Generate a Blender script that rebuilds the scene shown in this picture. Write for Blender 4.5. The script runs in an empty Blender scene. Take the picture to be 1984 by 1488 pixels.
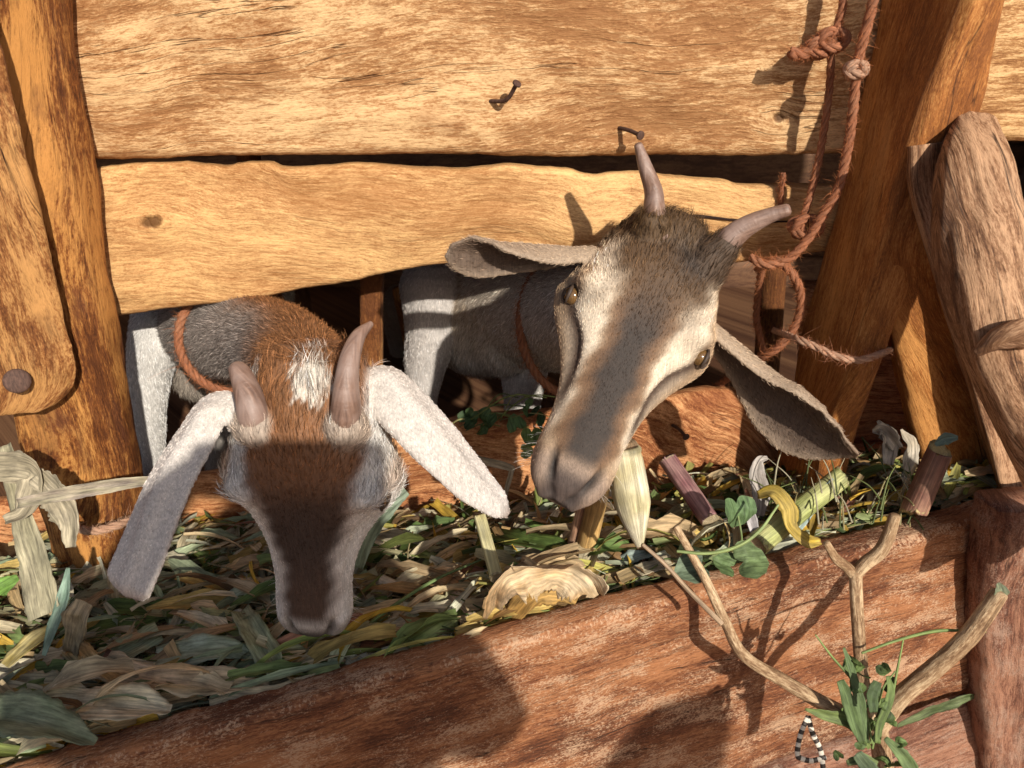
import bpy, bmesh, math, random
import numpy as np
from mathutils import Vector, Matrix, kdtree, noise as mnoise
R = math.radians
random.seed(7); np.random.seed(7)
scene = bpy.context.scene
COL = scene.collection

# ---------------------------------------------------------------- camera
PITCH = R(30)
CAM = np.array((0.0, -0.80, 0.95))
FW = np.array((0, math.cos(PITCH), -math.sin(PITCH)))
UP = np.array((0, math.sin(PITCH), math.cos(PITCH)))
RT = np.array((1.0, 0, 0))
FPX = 1433.0
cd = bpy.data.cameras.new('camera'); cam = bpy.data.objects.new('camera', cd); COL.objects.link(cam)
cam.location = CAM; cam.rotation_euler = (R(90) - PITCH, 0, 0)
cd.sensor_width = 36; cd.lens = 36 * FPX / 1984; cd.clip_start = 0.01; cd.clip_end = 500
cd.dof.use_dof = True; cd.dof.focus_distance = 0.74; cd.dof.aperture_fstop = 9.0
scene.camera = cam

# ---------------------------------------------------------------- sky, sun, exposure
SUNDIR = -(-0.404 * RT + FW - 0.088 * UP); SUNDIR = SUNDIR / np.linalg.norm(SUNDIR)   # towards the sun
w = bpy.data.worlds.new('World'); scene.world = w; w.use_nodes = True
nt = w.node_tree; bg = nt.nodes['Background']
sky = nt.nodes.new('ShaderNodeTexSky'); sky.sky_type = 'NISHITA'; sky.sun_disc = False
sky.sun_elevation = math.asin(SUNDIR[2]); sky.sun_rotation = math.atan2(SUNDIR[0], SUNDIR[1])
sky.air_density = 1.0; sky.dust_density = 2.0
nt.links.new(sky.outputs[0], bg.inputs[0]); bg.inputs[1].default_value = 0.09
sl = bpy.data.lights.new('sun', 'SUN'); so = bpy.data.objects.new('sun', sl); COL.objects.link(so)
sl.energy = 5.0; sl.angle = R(0.9); sl.color = (1.0, 0.935, 0.83)
so.rotation_euler = Vector(SUNDIR).to_track_quat('Z', 'Y').to_euler(); so.location = (2, -3, 4)
scene.view_settings.view_transform = 'Standard'; scene.view_settings.look = 'None'
scene.view_settings.exposure = 0.2; scene.view_settings.gamma = 1
scene.cycles.use_denoising = True
scene.cycles.max_bounces = 8; scene.cycles.diffuse_bounces = 5

# ---------------------------------------------------------------- helpers
def Q(px, py, d):
    """pixel of the 1984x1488 photograph -> point at camera depth d"""
    return CAM + d * (FW + (px - 992) / FPX * RT + (744 - py) / FPX * UP)
def P(px, py, Y=0.0):
    r = FW + (px - 992) / FPX * RT + (744 - py) / FPX * UP
    return CAM + r * ((Y - CAM[1]) / r[1])
def PZ(px, py, Z):
    r = FW + (px - 992) / FPX * RT + (744 - py) / FPX * UP
    return CAM + r * ((Z - CAM[2]) / r[2])
def nrm(v):
    v = np.asarray(v, float); return v / (np.linalg.norm(v) + 1e-12)
def V3(*a): return np.array(a, float)
def interp(xs, ys, x): return np.interp(x, xs, ys)
def smooth_path(pts, n):
    """Catmull-Rom through pts, resampled to n points"""
    p = np.array(pts, float)
    if len(p) == 2: return np.array([p[0] + (p[1] - p[0]) * t for t in np.linspace(0, 1, n)])
    e = np.vstack([2 * p[0] - p[1], p, 2 * p[-1] - p[-2]])
    out = []
    m = len(p) - 1
    for t in np.linspace(0, m, n):
        i = min(int(t), m - 1); f = t - i
        a, b, c, d = e[i], e[i + 1], e[i + 2], e[i + 3]
        out.append(0.5 * (2 * b + (c - a) * f + (2 * a - 5 * b + 4 * c - d) * f * f + (3 * b - a - 3 * c + d) * f ** 3))
    return np.array(out)
def fbm(x, y, z=0.0, o=3): return mnoise.fractal(Vector((x, y, z)), 0.9, 2.1, o)

def mesh_obj(name, verts, faces, mat=None, parent=None, uv=None, col=None, smooth=True, loc=None):
    """one mesh object; uv: per-vertex (n,2), col: per-vertex (n,3)"""
    verts = np.asarray(verts, float)
    me = bpy.data.meshes.new(name)
    if loc is not None: verts = verts - np.asarray(loc)
    me.from_pydata([tuple(v) for v in verts], [], [tuple(f) for f in faces]); me.update()
    if smooth: me.polygons.foreach_set('use_smooth', [True] * len(me.polygons))
    li = np.zeros(len(me.loops), dtype=np.int32); me.loops.foreach_get('vertex_index', li)
    if uv is not None:
        l = me.uv_layers.new(name='grain'); u = np.asarray(uv, float)[li]
        l.data.foreach_set('uv', u.astype(np.float32).ravel())
    if col is not None:
        a = me.color_attributes.new('Col', 'FLOAT_COLOR', 'POINT')
        c = np.ones((len(verts), 4), np.float32); c[:, :3] = col
        a.data.foreach_set('color', c.ravel())
    if mat: me.materials.append(mat)
    o = bpy.data.objects.new(name, me); COL.objects.link(o)
    if loc is not None: o.location = loc
    if parent is not None: setparent(o, parent)
    return o
def world_loc(o):
    l = np.array(o.location)
    while o.parent: o = o.parent; l = l + np.array(o.location)
    return l
def setparent(o, parent):
    """children keep world position; parents only ever translate"""
    o.location = Vector(np.array(o.location) - world_loc(parent)); o.parent = parent
def tag(o, label=None, cat=None, group=None, kind=None):
    if label: o['label'] = label
    if cat: o['category'] = cat
    if group: o['group'] = group
    if kind: o['kind'] = kind
    return o
def thing(name, label, cat, loc, group=None):
    o = bpy.data.objects.new(name, None); COL.objects.link(o); o.empty_display_size = 0.03
    o.location = Vector(loc); return tag(o, label, cat, group)

class Soup:
    def __init__(s): s.v = []; s.f = []; s.uv = []; s.c = []; s.n = 0
    def add(s, v, f, uv=None, c=None):
        v = np.asarray(v, float); s.v.append(v); s.f += [tuple(i + s.n for i in q) for q in f]
        s.uv.append(np.zeros((len(v), 2)) if uv is None else np.asarray(uv, float))
        s.c.append(np.tile(c, (len(v), 1)) if (c is not None and np.ndim(c) == 1) else (np.zeros((len(v), 3)) if c is None else np.asarray(c, float)))
        s.n += len(v)
    def build(s, name, mat, parent=None, loc=None, smooth=True):
        return mesh_obj(name, np.vstack(s.v), s.f, mat, parent, np.vstack(s.uv), np.vstack(s.c), smooth, loc)

def frames(path, ref=None):
    p = np.asarray(path); n = len(p); T = np.zeros_like(p)
    T[1:-1] = p[2:] - p[:-2]; T[0] = p[1] - p[0]; T[-1] = p[-1] - p[-2]
    T = np.array([nrm(t) for t in T])
    a = nrm(ref) if ref is not None else (V3(0, 0, 1) if abs(T[0][2]) < .8 else V3(0, 1, 0))
    A = []; B = []
    for t in T:
        a = nrm(a - t * a.dot(t)); b = np.cross(t, a); A.append(a); B.append(b)
    return T, np.array(A), np.array(B)

def tube(path, ra, rb=None, seg=20, ref=None, sq=2.0, rough=0.0, rfreq=20, seed=0, capround=0.5, nres=None, twist=0.0):
    """closed tapered tube along path; radii per control point; sq = superellipse exponent; uv in metres (along, around)"""
    ra = np.atleast_1d(np.asarray(ra, float)); rb = ra if rb is None else np.atleast_1d(np.asarray(rb, float))
    k = len(path)
    if nres: 
        pp = smooth_path(path, nres)
        ra = np.interp(np.linspace(0, 1, nres), np.linspace(0, 1, len(ra)), ra) if len(ra) > 1 else np.full(nres, ra[0])
        rb = np.interp(np.linspace(0, 1, nres), np.linspace(0, 1, len(rb)), rb) if len(rb) > 1 else np.full(nres, rb[0])
    else:
        pp = np.asarray(path, float)
        if len(ra) == 1: ra = np.full(k, ra[0])
        if len(rb) == 1: rb = np.full(k, rb[0])
    T, A, B = frames(pp, ref)
    # rounded caps
    e0 = []; 
    def cap(c, t, a, b, x, y, sgn):
        r = []
        for q in (0.97, 0.8, 0.45):
            off = math.sqrt(1 - q * q) * capround * min(x, y)
            r.append((c + sgn * t * off, a, b, x * q, y * q))
        return r
    st = [(pp[i], A[i], B[i], ra[i], rb[i]) for i in range(len(pp))]
    if capround > 0:
        st = cap(pp[0], T[0], A[0], B[0], ra[0], rb[0], -1)[::-1] + st + cap(pp[-1], T[-1], A[-1], B[-1], ra[-1], rb[-1], 1)
    V = []; U = []; L = 0; prev = st[0][0]
    th = np.linspace(0, 2 * math.pi, seg, endpoint=False)
    for j, (c, a, b, x, y) in enumerate(st):
        L += np.linalg.norm(c - prev); prev = c
        tw = twist * L
        for i, q in enumerate(th):
            co, si = math.cos(q + tw), math.sin(q + tw)
            u = x * math.copysign(abs(co) ** (2 / sq), co); v = y * math.copysign(abs(si) ** (2 / sq), si)
            m = 1.0
            if rough: m += rough * fbm(co * 1.5 + seed * 3.1, si * 1.5 + L * rfreq * .35, L * rfreq * .3 + seed)
            V.append(c + a * u * m + b * v * m); U.append((L, (i if i <= seg / 2 else seg - i) / seg * 2 * math.pi * max(x, .2 * ra.max()) + seed * .37))
    ns = len(st); F = []
    for j in range(ns - 1):
        for i in range(seg):
            i2 = (i + 1) % seg
            F.append((j * seg + i, j * seg + i2, (j + 1) * seg + i2, (j + 1) * seg + i))
    V.append(np.mean(V[:seg], axis=0)); U.append(U[0]); V.append(np.mean(V[(ns - 1) * seg:ns * seg], axis=0)); U.append(U[(ns - 1) * seg])
    a0, a1 = len(V) - 2, len(V) - 1
    for i in range(seg):
        i2 = (i + 1) % seg
        F.append((a0, i2, i)); F.append((a1, (ns - 1) * seg + i, (ns - 1) * seg + i2))
    return np.array(V), F, np.array(U)

def board(top, bot, back, nu=80, nv=16, bulge=.004, edge=.006, wob=.0015, edgewob=.0012, seed=0, round_ends=True):
    """hewn board: top/bot edge polylines (3D) of the front face, 'back' = thickness vector"""
    top = smooth_path(top, nu); bot = smooth_path(bot, nu); back = np.asarray(back, float)
    bn = nrm(back)
    V = []; U = []
    def layer(off, front):
        s = 0; th_ = 0 if front else float(np.linalg.norm(back))
        for i in range(nu):
            if i: s += np.linalg.norm((top[i] + bot[i]) / 2 - (top[i - 1] + bot[i - 1]) / 2)
            h = np.linalg.norm(top[i] - bot[i]); d = (bot[i] - top[i]) / h
            e1 = edgewob * (fbm(s * 30, seed, 1) + .6 * fbm(s * 110, seed, 4)); e2 = edgewob * (fbm(s * 30, seed + 5, 2) + .6 * fbm(s * 110, seed, 7))
            for j in range(nv):
                q = j / (nv - 1); qq = .5 - .5 * math.cos(q * math.pi) if True else q
                qq = .35 * qq + .65 * q
                p = top[i] + d * (h * qq + e1 * (1 - q) + e2 * q)
                x = min(qq, 1 - qq) * h; ex = min(i, nu - 1 - i) / (nu - 1) * 1.0
                r = max(0, 1 - x / edge); o = (1 - math.sqrt(max(0, 1 - r * r))) * edge * .8
                o += wob * fbm(s * 9, qq * h * 25, seed + (0 if front else 9)) * 2 + wob * .5 * fbm(s * 25, qq * h * 90, seed + 3)
                V.append(p + off + (bn * (o - bulge * math.sin(math.pi * qq)) if front else -bn * o)); U.append((s + (i / (nu - 1) - .5) * 2 * th_, qq * (h + 2 * th_) - th_))
    layer(np.zeros(3), True); layer(back, False)
    n = nu * nv; F = []
    for i in range(nu - 1):
        for j in range(nv - 1):
            a = i * nv + j; F.append((a, a + 1, a + nv + 1, a + nv)); F.append((n + a, n + a + nv, n + a + nv + 1, n + a + 1))
    for i in range(nu - 1):
        a = i * nv; F.append((a, a + nv, n + a + nv, n + a)); a = i * nv + nv - 1; F.append((a, n + a, n + a + nv, a + nv))
    for j in range(nv - 1):
        a = j; F.append((a, n + a, n + a + 1, a + 1)); a = (nu - 1) * nv + j; F.append((a, a + 1, n + a + 1, n + a))
    return np.array(V), F, np.array(U)

# ---------------------------------------------------------------- materials
def new_mat(name):
    m = bpy.data.materials.new(name); m.use_nodes = True
    return m, m.node_tree, m.node_tree.nodes['Principled BSDF']
def N(nt, t, **k):
    n = nt.nodes.new(t)
    for a, b in k.items(): setattr(n, a, b)
    return n
def ramp(nt, src, stops, interp='LINEAR'):
    r = nt.nodes.new('ShaderNodeValToRGB'); r.color_ramp.interpolation = interp
    e = r.color_ramp.elements
    while len(e) < len(stops): e.new(.5)
    for i, (p, c) in enumerate(stops):
        e[i].position = p; e[i].color = (c, c, c, 1) if np.isscalar(c) else (*c, 1)
    nt.links.new(src, r.inputs[0]); return r.outputs[0]
def math_n(nt, op, a, b=None, clamp=False):
    n = nt.nodes.new('ShaderNodeMath'); n.operation = op; n.use_clamp = clamp
    for i, x in enumerate((a, b)):
        if x is None: continue
        if hasattr(x, 'links') or hasattr(x, 'is_linked'): nt.links.new(x, n.inputs[i])
        else: n.inputs[i].default_value = x
    return n.outputs[0]
def mixc(nt, fac, a, b, mode='MIX'):
    n = nt.nodes.new('ShaderNodeMix'); n.data_type = 'RGBA'; n.blend_type = mode
    for s, x in ((n.inputs[0], fac), (n.inputs[6], a), (n.inputs[7], b)):
        if hasattr(x, 'is_linked'): nt.links.new(x, s)
        elif np.isscalar(x): s.default_value = x
        else: s.default_value = (*x, 1)
    return n.outputs[2]
def noise_n(nt, vec, sx, sy, detail=4, rough=.55, seed=0.0, warp=None, dist=0.0):
    """noise stretched along the grain: sx cycles per metre along, sy across"""
    mp = nt.nodes.new('ShaderNodeMapping'); mp.inputs['Scale'].default_value = (sx, sy, 1); mp.inputs['Location'].default_value = (seed * 1.3, seed * .7, seed * 2.1)
    nt.links.new(vec, mp.inputs[0])
    n = nt.nodes.new('ShaderNodeTexNoise'); n.inputs['Scale'].default_value = 1; n.inputs['Detail'].default_value = detail
    n.inputs['Roughness'].default_value = rough; n.inputs['Distortion'].default_value = dist
    nt.links.new(mp.outputs[0], n.inputs['Vector']); return n.outputs['Fac']
def wood(name, dark, mid, light, seed=0, angle=0, bend=.5, streak=1.0, cracks=.5, pale=0.0, palecol=(.40, .28, .2), blotch=.5, bump=1.0, stain=0.0, staincol=(.06,.02,.01), dash=.4, fine=1.0, gloss=.68, cw=.006, soft=0.0, grooves=0.0, knots=(), contrast=1.35, iso=1.0):
    m, nt, b = new_mat(name); L = nt.links
    uv = N(nt, 'ShaderNodeUVMap', uv_map='grain').outputs[0]
    mp = N(nt, 'ShaderNodeMapping'); mp.inputs['Rotation'].default_value = (0, 0, R(angle)); L.new(uv, mp.inputs[0]); base = mp.outputs[0]
    wn = noise_n(nt, base, 2.2, 4.5, 2, .45, seed + 11); wn2 = noise_n(nt, base, 9, 14, 2, .4, seed + 17)
    sx = N(nt, 'ShaderNodeSeparateXYZ'); L.new(base, sx.inputs[0])
    y = math_n(nt, 'ADD', sx.outputs[1], math_n(nt, 'MULTIPLY', math_n(nt, 'SUBTRACT', wn, .5), bend * .16))
    y = math_n(nt, 'ADD', y, math_n(nt, 'MULTIPLY', math_n(nt, 'SUBTRACT', wn2, .5), bend * .009))
    kmask = None; krings = None
    for (ku, kv, kr) in knots:
        vm = N(nt, 'ShaderNodeVectorMath', operation='SUBTRACT'); L.new(uv, vm.inputs[0]); vm.inputs[1].default_value = (ku, kv, 0)
        vs = N(nt, 'ShaderNodeVectorMath', operation='MULTIPLY'); L.new(vm.outputs[0], vs.inputs[0]); vs.inputs[1].default_value = (.62 / kr, 1 / kr, 0)
        ln = N(nt, 'ShaderNodeVectorMath', operation='LENGTH'); L.new(vs.outputs[0], ln.inputs[0]); dk = math_n(nt, 'ADD', ln.outputs['Value'], math_n(nt, 'MULTIPLY', math_n(nt, 'SUBTRACT', noise_n(nt, uv, 60, 60, 3, .6, ku * 9), .5), 1.1))
        m1 = ramp(nt, dk, [(.35, 1), (.75, 0)]); s2 = N(nt, 'ShaderNodeSeparateXYZ'); L.new(vs.outputs[0], s2.inputs[0])
        # the grain parts round the knot
        ex_ = math_n(nt, 'POWER', 2.718, math_n(nt, 'MULTIPLY', math_n(nt, 'MULTIPLY', ln.outputs['Value'], ln.outputs['Value']), -.35))
        y = math_n(nt, 'SUBTRACT', y, math_n(nt, 'MULTIPLY', math_n(nt, 'MULTIPLY', ex_, s2.outputs[1]), kr * .9))
        ri = math_n(nt, 'MULTIPLY', math_n(nt, 'ADD', math_n(nt, 'MULTIPLY', math_n(nt, 'SINE', math_n(nt, 'MULTIPLY', dk, 16)), .5), .5), ramp(nt, dk, [(.5, 1), (.95, 0)]))
        kmask = m1 if kmask is None else math_n(nt, 'MAXIMUM', kmask, m1); krings = ri if krings is None else math_n(nt, 'MAXIMUM', krings, ri)
    cb = N(nt, 'ShaderNodeCombineXYZ'); L.new(sx.outputs[0], cb.inputs[0]); L.new(y, cb.inputs[1]); v = cb.outputs[0]
    big = noise_n(nt, v, 5, 12, 4, .6, seed + 1)
    med = noise_n(nt, v, 13, 105, 6, .68, seed + 2)
    fib = noise_n(nt, v, 55 * fine, 300 * fine, 7, .74, seed + 3)
    fin = noise_n(nt, v, 260 * fine, 700 * fine, 4, .7, seed + 6)
    das = noise_n(nt, v, 46, 270, 5, .66, seed + 4)
    f = math_n(nt, 'MULTIPLY', math_n(nt, 'SUBTRACT', big, .5), blotch * 1.5)
    f = math_n(nt, 'ADD', f, math_n(nt, 'MULTIPLY', math_n(nt, 'SUBTRACT', med, .5), 1.2 * streak))
    f = math_n(nt, 'ADD', f, math_n(nt, 'MULTIPLY', math_n(nt, 'SUBTRACT', fib, .5), 1.25))
    f = math_n(nt, 'ADD', f, math_n(nt, 'MULTIPLY', math_n(nt, 'SUBTRACT', fin, .5), .8))
    f = math_n(nt, 'ADD', math_n(nt, 'MULTIPLY', f, (1 - soft) * contrast), .5)
    c = ramp(nt, f, [(.14, dark), (.43, mid), (.64, light), (.85, tuple(min(1, x * 1.22) for x in light))])
    dz = math_n(nt, 'ADD', das, math_n(nt, 'MULTIPLY', math_n(nt, 'SUBTRACT', big, .5), -.8)); dm = ramp(nt, dz, [(.52, 0), (.66, 1)])
    c = mixc(nt, math_n(nt, 'MULTIPLY', dm, dash), c, tuple(.5 * (x + y_) for x, y_ in zip(dark, mid)))
    if stain:
        sn = noise_n(nt, v, 9, 26, 6, .66, seed + 21); sm = ramp(nt, sn, [(.54, 0), (.64, 1)])
        c = mixc(nt, math_n(nt, 'MULTIPLY', sm, stain), c, staincol)
    if pale:
        pn = noise_n(nt, v, 320, 460, 5, .8, seed + 31); pz = noise_n(nt, v, 13, 24, 6, .72, seed + 33)
        pf = math_n(nt, 'ADD', pn, math_n(nt, 'MULTIPLY', math_n(nt, 'SUBTRACT', pz, .5), 1.0)); pm = ramp(nt, pf, [(.52, 0), (.62, 1)])
        c = mixc(nt, math_n(nt, 'MULTIPLY', pm, pale), c, palecol)
    if knots:
        c = mixc(nt, math_n(nt, 'MULTIPLY', krings, .55), c, dark); c = mixc(nt, math_n(nt, 'MULTIPLY', kmask, .92), c, tuple(x * .35 for x in dark))
    cr = noise_n(nt, v, 2.2, 38, 4, .5, seed + 41); ca = math_n(nt, 'ABSOLUTE', math_n(nt, 'SUBTRACT', cr, .5))
    cm = ramp(nt, ca, [(.0, 1), (cw, 0)]); ck = noise_n(nt, v, 5, 16, 2, .5, seed + 43); ckm = ramp(nt, ck, [(.50, 0), (.56, 1)])
    crack = math_n(nt, 'MULTIPLY', cm, ckm)
    if grooves:
        gr = noise_n(nt, v, 5, 120, 4, .5, seed + 51); ga = math_n(nt, 'ABSOLUTE', math_n(nt, 'SUBTRACT', gr, .5)); gm = ramp(nt, ga, [(.0, 1), (.022, 0)])
        gk = ramp(nt, noise_n(nt, v, 8, 20, 2, .5, seed + 53), [(.45, 0), (.55, 1)]); crack = math_n(nt, 'MAXIMUM', crack, math_n(nt, 'MULTIPLY', math_n(nt, 'MULTIPLY', gm, gk), grooves))
    c = mixc(nt, math_n(nt, 'MULTIPLY', crack, cracks), c, tuple(x * .3 for x in dark))
    L.new(c, b.inputs['Base Color']); b.inputs['Roughness'].default_value = gloss; b.inputs['Specular IOR Level'].default_value = .3
    h = math_n(nt, 'ADD', math_n(nt, 'MULTIPLY', fin, .3), math_n(nt, 'MULTIPLY', med, 1.0)); h = math_n(nt, 'ADD', h, math_n(nt, 'MULTIPLY', fib, .8))
    h = math_n(nt, 'SUBTRACT', h, math_n(nt, 'MULTIPLY', dm, .25))
    if knots: h = math_n(nt, 'SUBTRACT', h, math_n(nt, 'MULTIPLY', kmask, 2.0)); h = math_n(nt, 'SUBTRACT', h, math_n(nt, 'MULTIPLY', crack, cracks * 1.5))
    bp = N(nt, 'ShaderNodeBump'); bp.inputs['Strength'].default_value = min(1, .55 * bump); bp.inputs['Distance'].default_value = .0024
    L.new(h, bp.inputs['Height']); L.new(bp.outputs[0], b.inputs['Normal'])
    return m
def simple(name, colr, rough=.6, nscale=200, var=.25, bump=.3, spec=.4, metal=0, trans=0):
    m, nt, b = new_mat(name)
    tc = N(nt, 'ShaderNodeTexCoord').outputs['Object']
    n = noise_n(nt, tc, nscale, nscale, 4, .6); 
    c = mixc(nt, ramp(nt, n, [(.3, 0), (.7, 1)]), tuple(x * (1 - var) for x in colr), tuple(min(1, x * (1 + var)) for x in colr))
    nt.links.new(c, b.inputs['Base Color']); b.inputs['Roughness'].default_value = rough; b.inputs['Specular IOR Level'].default_value = spec; b.inputs['Metallic'].default_value = metal
    bp = N(nt, 'ShaderNodeBump'); bp.inputs['Strength'].default_value = bump; bp.inputs['Distance'].default_value = .001
    nt.links.new(n, bp.inputs['Height']); nt.links.new(bp.outputs[0], b.inputs['Normal']); return m
def colattr(name, rough=.7, var=.2, translucent=0.0, sx=60, sy=500, bump=.4, spec=.3):
    """vertex-colour material with lengthwise fibres (uv in metres)"""
    m, nt, b = new_mat(name); L = nt.links
    a = N(nt, 'ShaderNodeVertexColor', layer_name='Col').outputs[0]
    uv = N(nt, 'ShaderNodeUVMap', uv_map='grain').outputs[0]
    n = noise_n(nt, uv, sx, sy, 4, .65); n2 = noise_n(nt, uv, 35, 60, 4, .6, 5)
    f = ramp(nt, n, [(.34, max(.1, 1 - var * 2.2)), (.66, 1 + var * 1.2)]); f2 = ramp(nt, n2, [(.36, 1 - var * 1.7), (.60, 1.0)])
    c = mixc(nt, 1.0, mixc(nt, 1.0, a, f, 'MULTIPLY'), f2, 'MULTIPLY')
    L.new(c, b.inputs['Base Color']); b.inputs['Roughness'].default_value = rough; b.inputs['Specular IOR Level'].default_value = spec
    bp = N(nt, 'ShaderNodeBump'); bp.inputs['Strength'].default_value = bump; bp.inputs['Distance'].default_value = .0008
    L.new(n, bp.inputs['Height']); L.new(bp.outputs[0], b.inputs['Normal'])
    if translucent:
        t = N(nt, 'ShaderNodeBsdfTranslucent'); L.new(c, t.inputs[0]); mx = N(nt, 'ShaderNodeMixShader'); mx.inputs[0].default_value = translucent
        L.new(b.outputs[0], mx.inputs[1]); L.new(t.outputs[0], mx.inputs[2]); L.new(mx.outputs[0], nt.nodes['Material Output'].inputs[0])
    return m
NH = 170000
# ================================================================ SETTING
M_ground = simple('earth', (.22, .11, .06), .95, 60, .35, .6)
g = 60
mesh_obj('ground', [(-g, -g, -.16), (g, -g, -.16), (g, g, -.16), (-g, g, -.16)], [(0, 1, 2, 3)], M_ground)
tag(bpy.data.objects['ground'], 'bare red brown earth ground around the trough', 'ground', kind='structure')

def kn(px, py, x0, ytop, r, Y=0.0):
    """grain uv of a knot seen at that pixel on a wall plank whose left end is at x0 and top edge at ytop"""
    p = P(px, py, Y); return (p[0] - P(x0, (py + ytop) / 2, Y)[0] + .0, P(px, ytop, Y)[2] - p[2], r)
M_top = wood('wood_top_plank', (.19, .070, .019), (.41, .205, .080), (.62, .395, .195), seed=1, angle=5, bend=.7, cracks=.7, dash=.8, blotch=.65, streak=.4, bump=1.3, stain=.35, staincol=(.26, .10, .03), knots=[kn(1492, 236, 60, -262, .009)], contrast=1.2)
M_sec = wood('wood_second_plank', (.30, .125, .035), (.50, .265, .105), (.64, .38, .158), seed=5, angle=-4, bend=.4, cracks=.25, dash=.45, blotch=.55, streak=.3, fine=1.1, soft=.0, bump=1.1, knots=[(lambda k: (k[0] + .028, k[1], k[2]))(kn(285, 430, 120, 320, .0115))])
M_post = wood('wood_left_post', (.075, .021, .005), (.22, .072, .015), (.42, .19, .05), seed=9, bend=1.0, cracks=.9, dash=.4, stain=.5, staincol=(.10, .032, .014), blotch=1.2, streak=.35, bump=1.6, fine=.8, contrast=1.4, grooves=.5)
M_lean = wood('wood_leaning_board', (.09, .028, .008), (.24, .09, .025), (.42, .21, .07), seed=14, bend=.6, cracks=1.0, dash=.45, stain=.5, staincol=(.10, .035, .015), blotch=1.1, streak=.4, bump=1.5, fine=.8, grooves=.5, cw=.008)
M_rpost = wood('wood_right_post', (.17, .055, .012), (.34, .125, .028), (.46, .21, .06), seed=22, bend=.5, cracks=.9, dash=.3, blotch=.8, streak=.35, soft=.0, bump=1.3)
M_rfront = wood('wood_right_post_front', (.20, .08, .022), (.40, .205, .075), (.60, .385, .18), seed=25, bend=.4, cracks=.5, dash=.4, bump=1.1)
M_log = wood('wood_grey_log', (.10, .042, .020), (.27, .135, .066), (.43, .25, .14), seed=31, bend=.7, cracks=1.0, dash=.5, blotch=.6, bump=1.7, cw=.012, grooves=.8)
M_front = wood('wood_trough_front', (.06, .019, .008), (.18, .060, .023), (.30, .125, .052), seed=37, angle=1, bend=.25, cracks=1.0, pale=.8, palecol=(.53, .34, .21), dash=.45, bump=1.7, blotch=.9, streak=.3, grooves=.55, cw=.009, contrast=1.3)
M_bat = wood('wood_batten', (.07, .025, .014), (.17, .066, .038), (.27, .13, .078), seed=41, bend=.4, cracks=.9, pale=.6, palecol=(.38, .26, .19), bump=1.7, grooves=.4)
M_back = wood('wood_trough_back', (.17, .045, .014), (.40, .15, .052), (.58, .28, .12), seed=47, angle=-12, bend=1.0, cracks=.9, dash=.5, bump=1.6, grooves=.3)
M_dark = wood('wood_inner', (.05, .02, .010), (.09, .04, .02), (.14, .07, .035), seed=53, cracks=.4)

def plank(name, label, top, bot, Y, th, mat, seed=0, nu=120, nv=26, cat='plank', group=None, **k):
    T = [P(x, y, Y) for x, y in top]; B = [P(x, y, Y) for x, y in bot]
    v, f, u = board(T, B, (0, th, 0), nu, nv, seed=seed, **k)
    o = mesh_obj(name, v, f, mat, None, u, None, True, loc=v.mean(axis=0)); tag(o, label, cat, group); return o

# wall planks
plank('wall_plank', 'widest pale sawn plank across the top of the pen wall, with two bent nails', [(60, -260), (500, -265), (1000, -262), (1860, -260)],
      [(60, 312), (160, 310), (300, 309), (400, 304), (560, 301), (700, 302), (850, 300), (1000, 304), (1150, 304), (1300, 302), (1450, 303), (1600, 299), (1800, 300)], 0, .034, M_top, 1, nu=160, nv=36)
plank('wall_plank', 'pale plank with dark knot and wavy top edge, directly under the widest plank',
      [(120, 342), (160, 334), (240, 322), (350, 318), (420, 325), (480, 318), (520, 318), (560, 328), (700, 321), (850, 331), (980, 324), (1090, 331), (1150, 341), (1240, 336), (1300, 345), (1400, 352), (1440, 362), (1530, 361), (1660, 364)],
      [(120, 636), (212, 618), (320, 602), (420, 590), (510, 578), (600, 560), (680, 548), (750, 532), (860, 513), (980, 509), (1100, 512), (1250, 520), (1420, 512), (1500, 498), (1600, 490), (1660, 480)], .002, .020, M_sec, 2, nu=160, nv=30)
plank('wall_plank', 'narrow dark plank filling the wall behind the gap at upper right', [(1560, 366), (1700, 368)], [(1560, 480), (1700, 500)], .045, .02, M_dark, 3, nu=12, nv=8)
plank('wall_plank', 'short pale plank end at the top right corner behind the grey log', [(1820, -250), (1950, -250), (2700, -240)], [(1800, 272), (1950, 274), (2700, 270)], -.012, .03, M_rfront, 4, nu=40, nv=20)
plank('wall_plank', 'lower lit plank showing in the wedge between the crossing braces', [(1560, 560), (2300, 520)], [(1560, 930), (2300, 930)], .03, .03, M_back, 6, nu=40, nv=20)
# back board of the trough
TR = thing('feed_trough', 'long weathered wooden trough full of chopped fodder in front of the pen wall', 'trough', (0, -.2, 0))
def child(o, parent): setparent(o, parent); return o
v, f, u = board([P(x, y, 0.0) for x, y in [(-60, 985), (200, 955), (420, 925), (700, 872), (850, 832), (1000, 812), (1150, 806), (1290, 780), (1380, 765), (1450, 775), (1560, 850), (1700, 880), (2200, 850)]],
                [P(x, y, 0.0) for x, y in [(-60, 1420), (200, 1400), (420, 1390), (850, 1370), (1290, 1350), (1450, 1340), (2200, 1300)]], (0, .035, 0), 140, 30, seed=8, wob=.003, bulge=.006, edge=.014)
mesh_obj('back_board', v, f, M_back, TR, u, None, True, loc=v.mean(axis=0))
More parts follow.
